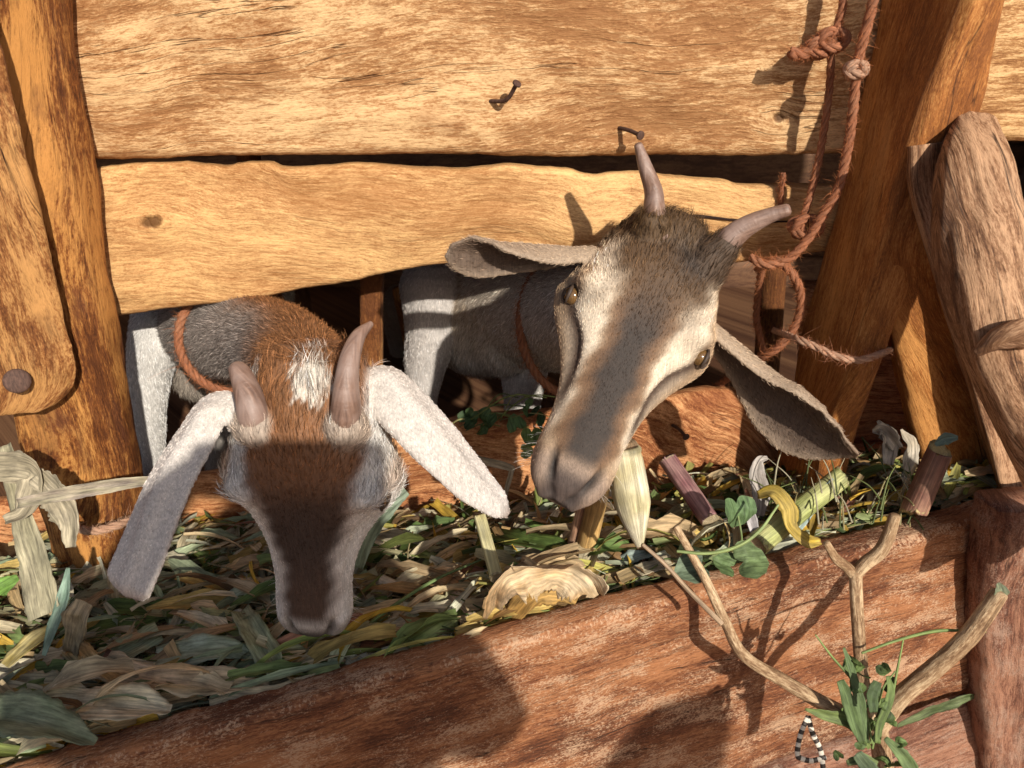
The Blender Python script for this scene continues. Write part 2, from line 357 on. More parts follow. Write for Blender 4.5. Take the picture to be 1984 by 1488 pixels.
# front board
RIM = [(-130, 1512), (0, 1478), (150, 1437), (300, 1392), (450, 1350), (560, 1322), (700, 1292), (850, 1262), (950, 1232), (1060, 1192), (1200, 1140), (1330, 1100), (1420, 1080), (1500, 1055), (1560, 1052), (1650, 1030), (1760, 985), (1850, 958), (1984, 938), (2120, 915)]
def rimz(px): return float(np.interp(px, [0, 1000, 1984], [.36, .395, .42]))
rim = [PZ(x, y, rimz(x)) for x, y in RIM]
fd = nrm((rim[-1] - rim[0]) * V3(1, 1, 0)); fn = np.array((fd[1], -fd[0], 0))   # outward normal of the front board (towards camera)
back_edge = [r.copy() for r in rim]; rim = [r + fn * .030 for r in rim]; org = rim[0].copy()
rim = [org + fd * (r - org).dot(fd) + V3(0, 0, r[2] - org[2]) + fn * .001 * math.sin(i * 1.7) for i, r in enumerate(rim)]
bt = [r * V3(1, 1, 0) + V3(0, 0, np.interp(r[0], [-.4, 0, .35, .6], [.03, .05, .085, .115]) + .004 * math.sin(i)) + fn * .012 for i, r in enumerate(rim)]
v, f, u = board(rim, bt, -fn * .032 + V3(0, 0, .002), 260, 60, seed=12, bulge=.002, edge=.009, wob=.0016, edgewob=.0024)
mesh_obj('front_board', v, f, M_front, TR, u, None, True, loc=v.mean(axis=0))
bt2 = [b + V3(0, 0, -.030) - fn * .006 for b in bt[:]]; bt3 = [b * V3(1, 1, 0) + V3(0, 0, -.155) + fn * .02 for b in bt2]
v, f, u = board(bt2, bt3, -fn * .03, 80, 14, seed=13, wob=.002)
mesh_obj('lower_front_board', v, f, M_bat, TR, u, None, True, loc=v.mean(axis=0))
# bottom of trough
a, b_ = rim[0] - fn * .034, rim[-1] - fn * .034
v, f, u = board([V3(a[0], 0, .12), V3(b_[0], 0, .12)], [V3(a[0], a[1], .12), V3(b_[0], b_[1], .12)], (0, 0, -.02), 20, 6)
mesh_obj('bottom_board', v, f, M_back, TR, u, None, True, loc=v.mean(axis=0))
# outer batten on the front board, bottom right
def on_front(px, py, off):
    """point where the pixel ray meets the front board plane moved out by off"""
    r = FW + (px - 992) / FPX * RT + (744 - py) / FPX * UP; o = org + fn * off
    return CAM + r * ((o - CAM).dot(fn) / r.dot(fn))
v, f, u = board([on_front(1925, 1640, .040), on_front(1912, 1400, .040), on_front(1912, 1200, .040), on_front(1930, 1060, .040), on_front(1938, 992, .040)][::-1],
                [on_front(2150, 1640, .040), on_front(2140, 1400, .040), on_front(2140, 1200, .040), on_front(2130, 1060, .040), on_front(2120, 975, .040)][::-1], -fn * .036, 60, 16, seed=15, wob=.0022, edge=.004, edgewob=.003, bulge=.001)
mesh_obj('batten', v, f, M_bat, TR, u, None, True, loc=v.mean(axis=0))

# pen: far wall, sides and unseen top, added to keep the inside dark
PEN = thing('goat_pen', 'dim wooden pen behind the wall where the goats stand', 'pen', (0, .8, 0))
def box(name, lo, hi, mat, parent):
    lo = np.array(lo, float); hi = np.array(hi, float); c = (lo + hi) / 2
    v = [(x, y, z) for x in (lo[0], hi[0]) for y in (lo[1], hi[1]) for z in (lo[2], hi[2])]
    f = [(0, 1, 3, 2), (4, 6, 7, 5), (0, 4, 5, 1), (2, 3, 7, 6), (0, 2, 6, 4), (1, 5, 7, 3)]
    uv = [(x + y, z) for x, y, z in v]
    return mesh_obj(name, v, f, mat, parent, uv, None, False, loc=c)
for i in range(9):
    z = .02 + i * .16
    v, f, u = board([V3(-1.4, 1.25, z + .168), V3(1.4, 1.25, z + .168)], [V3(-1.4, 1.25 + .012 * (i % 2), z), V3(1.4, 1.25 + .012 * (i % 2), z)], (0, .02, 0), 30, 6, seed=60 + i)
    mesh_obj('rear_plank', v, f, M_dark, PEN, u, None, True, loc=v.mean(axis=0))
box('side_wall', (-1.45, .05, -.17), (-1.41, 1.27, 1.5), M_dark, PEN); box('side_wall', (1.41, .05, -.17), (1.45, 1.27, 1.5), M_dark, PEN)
box('shade_roof', (-1.5, .0, 1.5), (1.5, 1.35, 1.53), M_dark, PEN)
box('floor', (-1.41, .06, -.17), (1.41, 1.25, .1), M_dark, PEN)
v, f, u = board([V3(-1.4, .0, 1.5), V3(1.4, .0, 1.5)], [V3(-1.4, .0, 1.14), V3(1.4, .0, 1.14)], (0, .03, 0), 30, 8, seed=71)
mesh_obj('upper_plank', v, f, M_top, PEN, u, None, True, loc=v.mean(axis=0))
def stick(name, pts, ra, mat, parent=None, rb=None, label=None, cat=None, **k):
    v, f, u = tube(pts, ra, rb, **k); o = mesh_obj(name, v, f, mat, parent, u, None, True, loc=v.mean(axis=0))
    if label: tag(o, label, cat)
    return o
stick('pen_upright', [P(722, 500, .12), P(720, 600, .12), P(721, 760, .12), P(721, 900, .12)], [.012], M_lean, None, [.015], 'thin square upright stake behind the curved horn of the feeding goat', 'stake', seg=16, sq=5, nres=20, rough=.05)
stick('pen_upright', [P(482, 290, .06), P(483, 340, .06)], [.019], M_lean, None, [.01], 'short wooden cleat seen in the gap between the two long planks', 'cleat', seg=16, sq=5, nres=8)
stick('pen_pole', [P(560, 480, .9), P(600, 700, .9), P(640, 900, .9)], [.03], M_dark, None, None, 'dark round pole deep in the pen behind the feeding goat', 'pole', nres=12)
stick('pen_pole', [P(1500, 480, .25), P(1490, 640, .25), P(1480, 780, .25)], [.02], M_lean, None, None, 'thin pole in the shaded pen behind the rope loop', 'pole', nres=12)
stick('pen_pole', [P(775, 560, .75), P(800, 700, .7), P(790, 860, .7)], [.018], M_post, None, None, 'slim pole in the pen just left of the standing goat leg', 'pole', nres=12)

# left post and leaning board
stick('wall_post', [P(-25, -120, -.045), P(5, 60, -.045), P(48, 300, -.05), P(85, 500, -.055), P(118, 640, -.06), P(158, 850, -.07), P(196, 1050, -.085), P(232, 1230, -.1), P(255, 1340, -.11), P(290, 1500, -.12)],
      [.060, .058, .059, .060, .060, .058, .055, .051, .05, .05], M_post, None, [.045], 'thick gnarled orange brown post at the left end of the planks', 'post', seg=48, sq=2.6, rough=.10, rfreq=16, seed=2, nres=90, ref=(1, 0, 0))
T = [P(x, y, -.135) for x, y in [(-90, -150), (-28, 20), (0, 122), (20, 210), (44, 310), (76, 440), (104, 570), (127, 660), (140, 712), (136, 752), (116, 780), (92, 792)]]
B = [P(-420, -150, -.135), P(-400, 20, -.135), P(-390, 122, -.135), P(-380, 210, -.135), P(-360, 310, -.135), P(-340, 440, -.135), P(-300, 570, -.135), P(-250, 680, -.135), P(-190, 760, -.135), P(-120, 795, -.135), P(-20, 806, -.135), P(60, 798, -.135)]
v, f, u = board(T, B, (0, .014, 0), 120, 30, seed=16, wob=.002, edge=.008, bulge=.004)
tag(mesh_obj('leaning_board', v, f, M_lean, None, u, None, True, loc=v.mean(axis=0)), 'wide leaning board with rounded lower corner at the far left edge', 'board')
# right post: deep beam, its left side in its own shade, lit front face
def beam(name, label, fl, fr, depth, mat, Y, seed, mat2=None, sk=(0, 0, 0), cat='post', nv=14, **k):
    """fl, fr: left/right edge of the front face"""
    T = [P(x, y, Y) for x, y in fl]; B = [P(x, y, Y) for x, y in fr]
    v, f, u = board(T, B, np.array((sk[0], depth, sk[2])), 110, nv, seed=seed, **k)
    o = mesh_obj(name, v, f, mat, None, u, None, True, loc=v.mean(axis=0)); tag(o, label, cat); return o
# post left flank runs from picture x 1690 (at the wall) to 1880 (front edge)
def quadpost(name, label, rows, mat, cat='post', seed=0, edge=.012):
    """rows: (A,B,C) 3D points: rear-left, front-left, front-right corner per height; closed with a rear-right corner"""
    n = 90; A = smooth_path([r[0] for r in rows], n); B = smooth_path([r[1] for r in rows], n); C = smooth_path([r[2] for r in rows], n); D = A + (C - B)
    V = []; U = []; s = 0; per = 64
    for i in range(n):
        if i: s += np.linalg.norm(B[i] - B[i - 1])
        cor = [A[i], B[i], C[i], D[i]]; Ls = [np.linalg.norm(cor[(k + 1) % 4] - cor[k]) for k in range(4)]; acc = 0
        for k in range(4):
            a, b = cor[k], cor[(k + 1) % 4]
            for j in range(per // 4):
                q = j / (per // 4); p = a + (b - a) * q
                # round the corners by pulling toward the centroid
                ctr = sum(cor) / 4; dc = min(q, 1 - q) * Ls[k]; r = max(0, 1 - dc / edge)
                p = p + nrm(ctr - p) * edge * .55 * r * r
                ph = 2 * math.pi * (k + q) / 4
                wb = .004 * fbm(math.cos(ph) * 1.2 + seed, math.sin(ph) * 1.2, s * 7 + seed) + .0016 * fbm(math.cos(ph) * 5 + seed, math.sin(ph) * 5, s * 22)
                p = p + nrm(p - ctr) * wb
                V.append(p); U.append((s, acc + q * Ls[k]))
            acc += Ls[k]
    F = [(i * per + j, i * per + (j + 1) % per, (i + 1) * per + (j + 1) % per, (i + 1) * per + j) for i in range(n - 1) for j in range(per)]
    F.append(tuple(range(per))[::-1]); F.append(tuple(range((n - 1) * per, n * per)))
    o = mesh_obj(name, V, F, mat, None, U, None, True, loc=np.mean(V, axis=0)); tag(o, label, cat); return o
quadpost('wall_post', 'stout amber post right of the hanging ropes, its flank in shade', [
    (P(1722, -150, -.002), P(1905, -150, -.12), P(2000, -150, -.11)),
    (P(1697, 0, -.002), P(1875, 0, -.12), P(1960, 0, -.11)),
    (P(1660, 200, -.002), P(1800, 180, -.12), P(1915, 190, -.11)),
    (P(1617, 400, -.002), P(1735, 380, -.12), P(1830, 400, -.11)),
    (P(1560, 600, -.004), P(1690, 560, -.12), P(1752, 600, -.11)),
    (P(1530, 760, -.006), P(1648, 720, -.12), P(1702, 740, -.11)),
    (P(1500, 900, -.008), P(1600, 850, -.12), P(1655, 880, -.11)),
    (P(1480, 1100, -.01), P(1570, 1060, -.12), P(1620, 1100, -.11))], M_rpost, seed=3)
# brace boards leaning right
quadpost('brace', 'shaded brown brace leaning against the right post behind the grey log', [
    (P(1742, 362, -.055), P(1752, 360, -.118), P(1800, 440, -.118)),
    (P(1700, 470, -.055), P(1712, 468, -.118), P(1830, 520, -.118)),
    (P(1698, 560, -.055), P(1712, 560, -.110), P(1862, 620, -.110)),
    (P(1722, 680, -.055), P(1740, 680, -.100), P(1905, 720, -.100)),
    (P(1752, 820, -.055), P(1770, 820, -.092), P(1945, 830, -.092)),
    (P(1780, 960, -.055), P(1800, 960, -.082), P(1985, 960, -.082)),
    (P(1800, 1080, -.055), P(1815, 1080, -.075), P(2000, 1080, -.075))], M_rpost, 'brace', seed=8, edge=.008)
quadpost('brace', 'greyish brown stake squeezed between amber post and grey log', [
    (P(1752, 285, -.06), P(1765, 283, -.135), P(1900, 265, -.10)),
    (P(1752, 380, -.06), P(1768, 380, -.135), P(1900, 380, -.10)),
    (P(1800, 560, -.06), P(1820, 560, -.135), P(1960, 540, -.10)),
    (P(1880, 800, -.06), P(1900, 800, -.135), P(2040, 780, -.10)),
    (P(1930, 1000, -.06), P(1950, 1000, -.135), P(2090, 980, -.10))], M_log, 'brace', seed=5, edge=.008)
stick('leaning_log', [Q(1884, 250, .666), Q(1888, 330, .634), Q(1893, 430, .637), Q(1912, 540, .642), Q(1945, 660, .648), Q(2010, 800, .656), Q(2085, 960, .666), Q(2150, 1120, .674)],
      [.020, .028, .033, .035, .034, .034, .034, .036], M_log, None, [.018, .026, .03, .032, .032, .032, .032], 'weathered grey brown log leaning at the right edge with a jagged knot', 'log', seg=56, sq=2.4, rough=.13, rfreq=22, seed=6, nres=110, ref=(1, 0, 0), capround=.3)
v, f, u = tube([Q(1893, 682, .625), Q(1935, 655, .612), Q(1984, 645, .610), Q(2030, 650, .632)], [.004, .009, .013, .010], None, seg=20, rough=.3, rfreq=80, nres=24)
mesh_obj('knot_collar', v, f, M_log, bpy.data.objects['leaning_log'], u, None, True, loc=v.mean(axis=0))

# ---------------- nails
M_iron = simple('rusty_iron', (.085, .045, .032), .7, 400, .5, .8, .4, .3)
def nail(label, base, head, r=.0021, bend=None, hr=.0045, group='nails in the planks'):
    base = np.array(base); head = np.array(head); mid = (base + head) / 2 + (0 if bend is None else np.array(bend))
    pts = smooth_path([base, mid, head], 14); d = nrm(pts[-1] - pts[-2])
    t = thing('nail', label, 'nail', base, group)
    v, f, u = tube(pts, [r], seg=12); mesh_obj('shank', v, f, M_iron, t, u, None, True, loc=v.mean(axis=0))
    v, f, u = tube([pts[-1] - d * .0002, pts[-1] + d * .0015], [hr], seg=16, capround=.15); mesh_obj('nail_head', v, f, M_iron, t, u, None, True, loc=v.mean(axis=0))
nail('bent rusty nail curling upward from the middle of the widest plank', P(946, 196, 0), P(1001, 163, -.028), bend=V3(.004, -.004, -.006))
nail('short rusty nail just above the tip of the upright horn', P(1200, 248, 0), P(1240, 262, -.03), bend=V3(0, 0, .001))
nail('rusty nail in the trough back board beside the purple stalk', P(1302, 823, 0), P(1329, 846, -.03), bend=V3(0, 0, .002))
nail('big flat nail head hammered into the rounded leaning board', P(33, 738, -.133), P(33, 738, -.152), r=.004, hr=.0125)

M_void = simple('dark_fissure', (.02, .008, .004), .9, 200, .3, .2)
def fissure(parent, pts, w, Y):
    C = smooth_path([P(x, y, Y - .0034) for x, y in pts], 30); v, f, u = tube(C, [.0002, w, w * .8, w, .0002], [.0004], seg=8, ref=(0, 0, 1), nres=30); mesh_obj('crack', v, f, M_void, parent, u, None, True, loc=v.mean(axis=0))
p2 = bpy.data.objects['wall_plank.001']
fissure(p2, [(1308, 416), (1360, 419), (1420, 426), (1475, 430), (1560, 428)], .0016, 0)
# ================================================================ GOATS
def hair_mat(name, rough=.55):
    m, nt, b = new_mat(name); L = nt.links
    a = N(nt, 'ShaderNodeAttribute', attribute_name='hcol').outputs[0]
    L.new(a, b.inputs['Base Color']); b.inputs['Roughness'].default_value = rough; b.inputs['Specular IOR Level'].default_value = .10
    return m
M_hair = hair_mat('goat_hair')
def skin_mat():
    m, nt, b = new_mat('goat_skin'); L = nt.links
    a = N(nt, 'ShaderNodeVertexColor', layer_name='Col').outputs[0]
    tc = N(nt, 'ShaderNodeTexCoord').outputs['Object']; n = noise_n(nt, tc, 900, 900, 3, .6); n2 = noise_n(nt, tc, 120, 120, 4, .6)
    c = mixc(nt, 1.0, a, ramp(nt, n, [(.3, .6), (.7, 1.1)]), 'MULTIPLY'); L.new(c, b.inputs['Base Color']); b.inputs['Roughness'].default_value = .75
    bp = N(nt, 'ShaderNodeBump'); bp.inputs['Strength'].default_value = .5; bp.inputs['Distance'].default_value = .001; L.new(n, bp.inputs['Height']); L.new(bp.outputs[0], b.inputs['Normal'])
    return m
M_skin = skin_mat()

class Pieces(Soup):
    """pieces of one animal before they are fused; per vertex colour, hair length, hair direction, hair density"""
    def __init__(s): super().__init__(); s.h = []; s.d = []; s.den = []
    def put(s, v, f, col, hl, hd, den):
        n = len(v); s.add(v, f, None, np.broadcast_to(col, (n, 3)))
        s.h.append(np.broadcast_to(hl, (n,)).astype(float)); s.d.append(np.broadcast_to(hd, (n, 3)).astype(float)); s.den.append(np.broadcast_to(den, (n,)).astype(float))

def sstep(a, b, x): 
    t = np.clip((x - a) / (b - a), 0, 1); return t * t * (3 - 2 * t)
def gau(x, s): return np.exp(-(x / s) ** 2)
def mix3(a, b, f): return np.asarray(a) * (1 - f)[:, None] + np.asarray(b) * f[:, None]

# head profile, metres for a head 0.26 long (t = 0 poll ... 1 nose)
TT = [-.16, -.08, 0, .08, .16, .24, .31, .38, .46, .55, .65, .75, .84, .91, .97, 1.01, 1.035]
HW = [.042, .050, .057, .063, .069, .075, .078, .069, .055, .047, .041, .0375, .0385, .0385, .0335, .0250, .013]
ZT = [-.030, -.012, .000, .008, .012, .013, .011, .006, .001, -.002, -.003, -.003, -.003, -.006, -.013, -.021, -.032]
ZB = [-.090, -.105, -.114, -.118, -.118, -.115, -.110, -.104, -.094, -.082, -.074, -.069, -.067, -.066, -.062, -.056, -.046]
def head_mesh(O, Lh, ex, ey, ez, colf, hairf, S=1.0):
    """ex lateral, ey towards the nose, ez dorsal normal; S scales widths"""
    from math import pi
    n = 96; seg = 112; V = []; loc = []
    ts = np.concatenate([np.linspace(-.16, .9, 76), np.linspace(.9, 1.035, 26)[1:]]); n = len(ts)
    th = np.linspace(0, 2 * pi, seg, endpoint=False)
    for t in ts:
        w = np.interp(t, TT, HW); zt = np.interp(t, TT, ZT); zb = np.interp(t, TT, ZB)
        # smooth the piecewise profile
        for q in (-.02, .02): w += np.interp(t + q, TT, HW); zt += np.interp(t + q, TT, ZT); zb += np.interp(t + q, TT, ZB)
        w /= 3; zt /= 3; zb /= 3
        zc = (zt * .55 + zb * .45); hu = zt - zc; hd = zc - zb
        e = np.interp(t, [0, .3, .5, .8, 1.03], [2.2, 2.35, 2.15, 2.05, 2.0])
        c, s = np.cos(th), np.sin(th)
        x = w * np.sign(c) * np.abs(c) ** (2 / e); z = np.where(s > 0, hu, hd) * np.sign(s) * np.abs(s) ** (2 / e)
        dn = np.clip(-s, 0, 1)
        jaw = np.interp(t, [0, .3, .6, .85, 1.03], [.15, .30, .45, .22, .1]); x = x * (1 - jaw * dn)
        z = z + zc
        y = np.full(seg, t * Lh / S if False else t * .26)
        ax = np.abs(x)
        # brow ridge above the eye, eye socket, tear furrow, cheekbone
        up = np.clip(s, 0, 1)
        br = gau(t - .285, .05) * gau(z - (.001), .012) * .010; x = x + np.sign(x) * br * (ax > .03); z = z + br * .5 * (ax > .03)
        sock = gau(t - .325, .022) * gau(z + .018, .009) * .008 * (ax > .035); x = x - np.sign(x) * sock
        tear = gau(t - .50, .14) * gau(z + .021, .006) * .008 * (ax > .03); x = x - np.sign(x) * tear
        ck = gau(t - .42, .14) * gau(z + .042, .015) * .008; x = x + np.sign(x) * ck * (ax > .02)
        # flat forehead dip between the brows, nasal bone edge
        z = z - .003 * gau(t - .33, .08) * gau(x, .02)
        z = z + .0025 * gau(t - .10, .08) * gau(x, .03)
        p = np.stack([x, y, z], 1); V.append(p)
        loc.append(np.stack([x, np.full(seg, t), z], 1))
    loc = np.vstack(loc); P0 = np.vstack(V)
    def dist(poly):
        d = np.full(len(P0), 9.0)
        for a_, b_ in zip(poly[:-1], poly[1:]):
            a_, b_ = np.array(a_), np.array(b_); u = np.clip(((P0 - a_) @ (b_ - a_)) / ((b_ - a_) @ (b_ - a_)), 0, 1); d = np.minimum(d, np.linalg.norm(P0 - a_ - u[:, None] * (b_ - a_), axis=1))
        return d
    ns = np.zeros(len(P0)); ml = np.zeros(len(P0)); cen = P0.copy(); cen[:, 0] *= .35; cen[:, 1] = np.minimum(P0[:, 1], .235); cen[:, 2] = -.036
    inw = cen - P0; inw /= np.linalg.norm(inw, axis=1)[:, None] + 1e-9
    for s_ in (1, -1):
        ns = np.maximum(ns, gau(dist([(s_ * .0240, .228, -.007), (s_ * .0195, .244, -.013), (s_ * .0105, .259, -.024), (s_ * .005, .268, -.033)]), .0030))
        rimd = gau(dist([(s_ * .030, .232, -.016), (s_ * .024, .250, -.025), (s_ * .014, .264, -.034)]), .007); P0 = P0 - inw * (rimd * .0030)[:, None]
        ml = np.maximum(ml, gau(dist([(s_ * .036, .195, -.046), (s_ * .034, .225, -.048), (s_ * .026, .248, -.049), (s_ * .014, .263, -.047), (0, .270, -.045)]), .0022))
    ml = np.maximum(ml, gau(dist([(0, .270, -.034), (0, .272, -.045)]), .0020) * .8)
    P0 = P0 + inw * (ns * .0085 + ml * .0060)[:, None]
    loc = np.hstack([loc, ns[:, None], ml[:, None]])
    k = Lh / .26
    W = O + P0[:, :1] * k * S * ex + P0[:, 1:2] * k * ey + P0[:, 2:3] * k * S * ez
    F = [(j * seg + i, j * seg + (i + 1) % seg, (j + 1) * seg + (i + 1) % seg, (j + 1) * seg + i) for j in range(n - 1) for i in range(seg)]
    F.append(tuple(range(seg))[::-1]); F.append(tuple(range((n - 1) * seg, n * seg)))
    col = colf(loc); hl, den = hairf(loc)
    hd = -ey * .9 + ex * (P0[:, :1] * 6) + ez * .15
    return W, F, col, hl, hd, den
def hp(fr, x, t, z):
    """point in head space -> world"""
    O, Lh, ex, ey, ez, S = fr; k = Lh / .26
    return O + x * k * S * ex + t * Lh * ey + z * k * S * ez

def ear_mesh(pts, wid, nout, cup, col_out, col_in, n=60, th=.0016, tipdark=None, wave=.0, ang=None, fold=0.0, ridge=.03):
    """leaf-shaped cupped shell; nout = direction the open side faces; wid = half widths"""
    C = smooth_path(pts, n); T, _, _ = frames(C); m = 23; V = []; col = []; hd = []; par = []
    wv = np.interp(np.linspace(0, 1, n), np.linspace(0, 1, len(wid)), wid)
    nl = smooth_path(nout, n) if np.ndim(nout) == 2 else np.tile(nout, (n, 1))
    cu = np.interp(np.linspace(0, 1, n), np.linspace(0, 1, len(np.atleast_1d(cup))), np.atleast_1d(cup))
    for side in (0, 1):
        for i in range(n):
            No = nrm(nl[i] - T[i] * nl[i].dot(T[i])); S = np.cross(T[i], No); A = cu[i]
            for j in range(m):
                a = (j / (m - 1) * 2 - 1); ph = a * A; r = wv[i] / max(math.sin(min(A, math.pi / 2)), .3)
                off = th * (1 if side == 0 else -1) * math.sqrt(max(0.0, 1 - abs(a) ** 24)) 
                rr = r * (1 + ridge * math.sin(a * 7 + i * .04) * min(1, i / 12) + ridge * .6 * math.sin(a * 3.1 + i * .11)) + off
                p = C[i] + S * math.sin(ph) * rr - No * (math.cos(ph) * rr - r * math.cos(A) * .5) + No * wave * math.sin(i * .25 + a * 2) * a
                V.append(p); c = (col_out if side == 0 else col_in)
                rim = abs(a) ** 8
                cc = np.array(c[0]) * (1 - i / n) + np.array(c[1]) * (i / n)
                if side == 1: cc = cc * (1 - rim) + np.array(col_out[0]) * rim
                if tipdark is not None: q = max(0, (i / n - .86) / .14); cc = cc * (1 - q) + np.array(tipdark) * q
                col.append(cc); hd.append(T[i]); par.append(side)
    F = []
    for side in (0, 1):
        b = side * n * m
        for i in range(n - 1):
            for j in range(m - 1):
                q = (b + i * m + j, b + i * m + j + 1, b + (i + 1) * m + j + 1, b + (i + 1) * m + j); F.append(q if side else q[::-1])
    b = n * m
    for i in range(n - 1):
        F.append((i * m, (i + 1) * m, b + (i + 1) * m, b + i * m)); j = m - 1; F.append((i * m + j, b + i * m + j, b + (i + 1) * m + j, (i + 1) * m + j))
    for j in range(m - 1):
        F.append((j, b + j, b + j + 1, j + 1)); q = (n - 1) * m; F.append((q + j, q + j + 1, b + q + j + 1, b + q + j))
    return np.array(V), F, np.array(col), np.array(hd), np.array(par)

def limb(path, ra, rb=None, **k):
    v, f, u = tube(path, ra, rb, capround=.9, **k); return v, f

def fuse(name, pc, parent, voxel=.002, nhair=100000, smooth_it=5, seed=1, post=None, rad=.00017, colnoise=.38, nearest_len=1.0):
    V = np.vstack(pc.v)
    me = bpy.data.meshes.new(name + '_src'); me.from_pydata([tuple(x) for x in V], [], pc.f); me.update()
    tmp = bpy.data.objects.new('tmp', me); COL.objects.link(tmp)
    md = tmp.modifiers.new('r', 'REMESH'); md.mode = 'VOXEL'; md.voxel_size = voxel; md.use_smooth_shade = True
    if smooth_it:
        s = tmp.modifiers.new('s', 'SMOOTH'); s.factor = .5; s.iterations = smooth_it
    dg = bpy.context.evaluated_depsgraph_get(); dg.update()
    out = bpy.data.meshes.new_from_object(tmp.evaluated_get(dg)); bpy.data.objects.remove(tmp); bpy.data.meshes.remove(me)
    n = len(out.vertices); co = np.zeros(n * 3); out.vertices.foreach_get('co', co); co = co.reshape(-1, 3)
    no = np.zeros(n * 3); out.vertices.foreach_get('normal', no); no = no.reshape(-1, 3)
    kd = kdtree.KDTree(len(V))
    for i, p in enumerate(V): kd.insert(p, i)
    kd.balance()
    idx = np.array([kd.find(p)[1] for p in co])
    col = np.vstack(pc.c)[idx]; hl = np.concatenate(pc.h)[idx]; hd = np.vstack(pc.d)[idx]; den = np.concatenate(pc.den)[idx]
    # smooth attributes a little over the edges
    E = np.zeros(len(out.edges) * 2, np.int32); out.edges.foreach_get('vertices', E); E = E.reshape(-1, 2)
    deg = np.bincount(E.ravel(), minlength=n)[:, None] + 1.0
    for _ in range(3):
        for arr in ('col', 'hd'):
            a = locals()[arr]; s = a.copy()
            for k in range(3):
                s[:, k] += np.bincount(E[:, 0], weights=a[E[:, 1], k], minlength=n) + np.bincount(E[:, 1], weights=a[E[:, 0], k], minlength=n)
            s /= deg
            if arr == 'col': col = s
            else: hd = s
    if post is not None: col, hl = post(co, col, hl)
    mot = np.sin(co[:, 0] * 610 + 3 * np.sin(co[:, 2] * 370)) * np.sin(co[:, 2] * 560 + 2.5 * np.sin(co[:, 0] * 410)) * np.sin(co[:, 1] * 500 + co[:, 0] * 130); col = col * (1 + .16 * mot)[:, None]
    # hair
    out.calc_loop_triangles(); nt_ = len(out.loop_triangles); tri = np.zeros(nt_ * 3, np.int32); out.loop_triangles.foreach_get('vertices', tri); tri = tri.reshape(-1, 3)
    a, b, c = co[tri[:, 0]], co[tri[:, 1]], co[tri[:, 2]]
    ar = np.linalg.norm(np.cross(b - a, c - a), axis=1) * den[tri].mean(axis=1)
    # hair only where the camera side or its neighbourhood could show it
    fn_ = np.cross(b - a, c - a); rng = np.random.default_rng(seed)
    pick = rng.choice(nt_, nhair, p=ar / ar.sum())
    r1 = np.sqrt(rng.random(nhair)); r2 = rng.random(nhair); wts = np.stack([1 - r1, r1 * (1 - r2), r1 * r2], 1)
    def g(x): return (x[tri[pick]] * (wts[:, :, None] if x.ndim == 2 else wts)).sum(axis=1)
    p = g(co); nn = g(no); nn /= np.linalg.norm(nn, axis=1)[:, None] + 1e-9
    d = g(hd); d -= nn * (d * nn).sum(1)[:, None]; d /= np.linalg.norm(d, axis=1)[:, None] + 1e-9
    ln = g(hl) * rng.uniform(.6, 1.15, nhair)
    k2 = kdtree.KDTree(n)
    for i, q_ in enumerate(co): k2.insert(q_, i)
    k2.balance(); jp = p + rng.normal(0, .0013, p.shape); cc = col[np.array([k2.find(q_)[1] for q_ in jp])]
    # clumps: low-frequency disturbance of the lay
    q = p * 70; cl = np.stack([np.sin(q[:, 0] + 1.7 * np.sin(q[:, 2])), np.sin(q[:, 1] * 1.2 + q[:, 0]), np.sin(q[:, 2] * 1.1 - q[:, 1])], 1)
    jit = (rng.normal(0, .20, (nhair, 3)) + cl * .16) * np.clip(g(hl) / .007, .5, 1.0)[:, None]
    lift = (rng.uniform(.12, .36, nhair) * np.clip(g(hl) / .007, .35, 1.1))[:, None]
    d0 = d + jit * .7 + nn * lift * 1.5; d0 /= np.linalg.norm(d0, axis=1)[:, None]
    d1 = d + jit + nn * lift * .5; d1 /= np.linalg.norm(d1, axis=1)[:, None]
    L = ln[:, None]
    pts = np.stack([p - nn * .0005, p + d0 * L * .35, p + d0 * L * .35 + d1 * L * .33, p + d0 * L * .3 + d1 * L * .70 - nn * L * .04], 1)
    lum = np.exp(rng.normal(0, colnoise, nhair) * np.clip(g(hl) / .006, .4, 1))[:, None]; gz = (rng.random(nhair) < .42 * np.clip((g(hl) - .0075) / .003, 0, 1))[:, None]; lum = lum * np.where(gz, .38, 1.0); spk = (rng.random(nhair) < .10)[:, None]; lum = lum * np.where(spk, .6, 1.0); hc_ = np.clip(cc * lum, 0, 1)
    hc = bpy.data.hair_curves.new('coat'); hc.add_curves([4] * nhair)
    pts = pts - np.array(world_loc(parent))
    hc.points.foreach_set('position', pts.astype(np.float32).ravel())
    ra = hc.attributes.new('radius', 'FLOAT', 'POINT'); rr = np.tile(np.array([1.0, .9, .65, .12]) * rad, nhair); ra.data.foreach_set('value', rr.astype(np.float32))
    ca = hc.attributes.new('hcol', 'FLOAT_COLOR', 'CURVE'); c4 = np.ones((nhair, 4), np.float32); c4[:, :3] = hc_; ca.data.foreach_set('color', c4.ravel())
    hc.materials.append(M_hair)
    # the body
    out.name = name; at = out.color_attributes.new('Col', 'FLOAT_COLOR', 'POINT'); c4 = np.ones((n, 4), np.float32); c4[:, :3] = np.clip(col * .8, 0, 1); at.data.foreach_set('color', c4.ravel())
    co2 = co - world_loc(parent); out.vertices.foreach_set('co', co2.ravel()); out.materials.clear(); out.materials.append(M_skin)
    out.polygons.foreach_set('use_smooth', [True] * len(out.polygons)); out.update()
    o = bpy.data.objects.new(name, out); COL.objects.link(o); o.parent = parent
    h = bpy.data.objects.new('coat', hc); COL.objects.link(h); h.parent = o
    return o

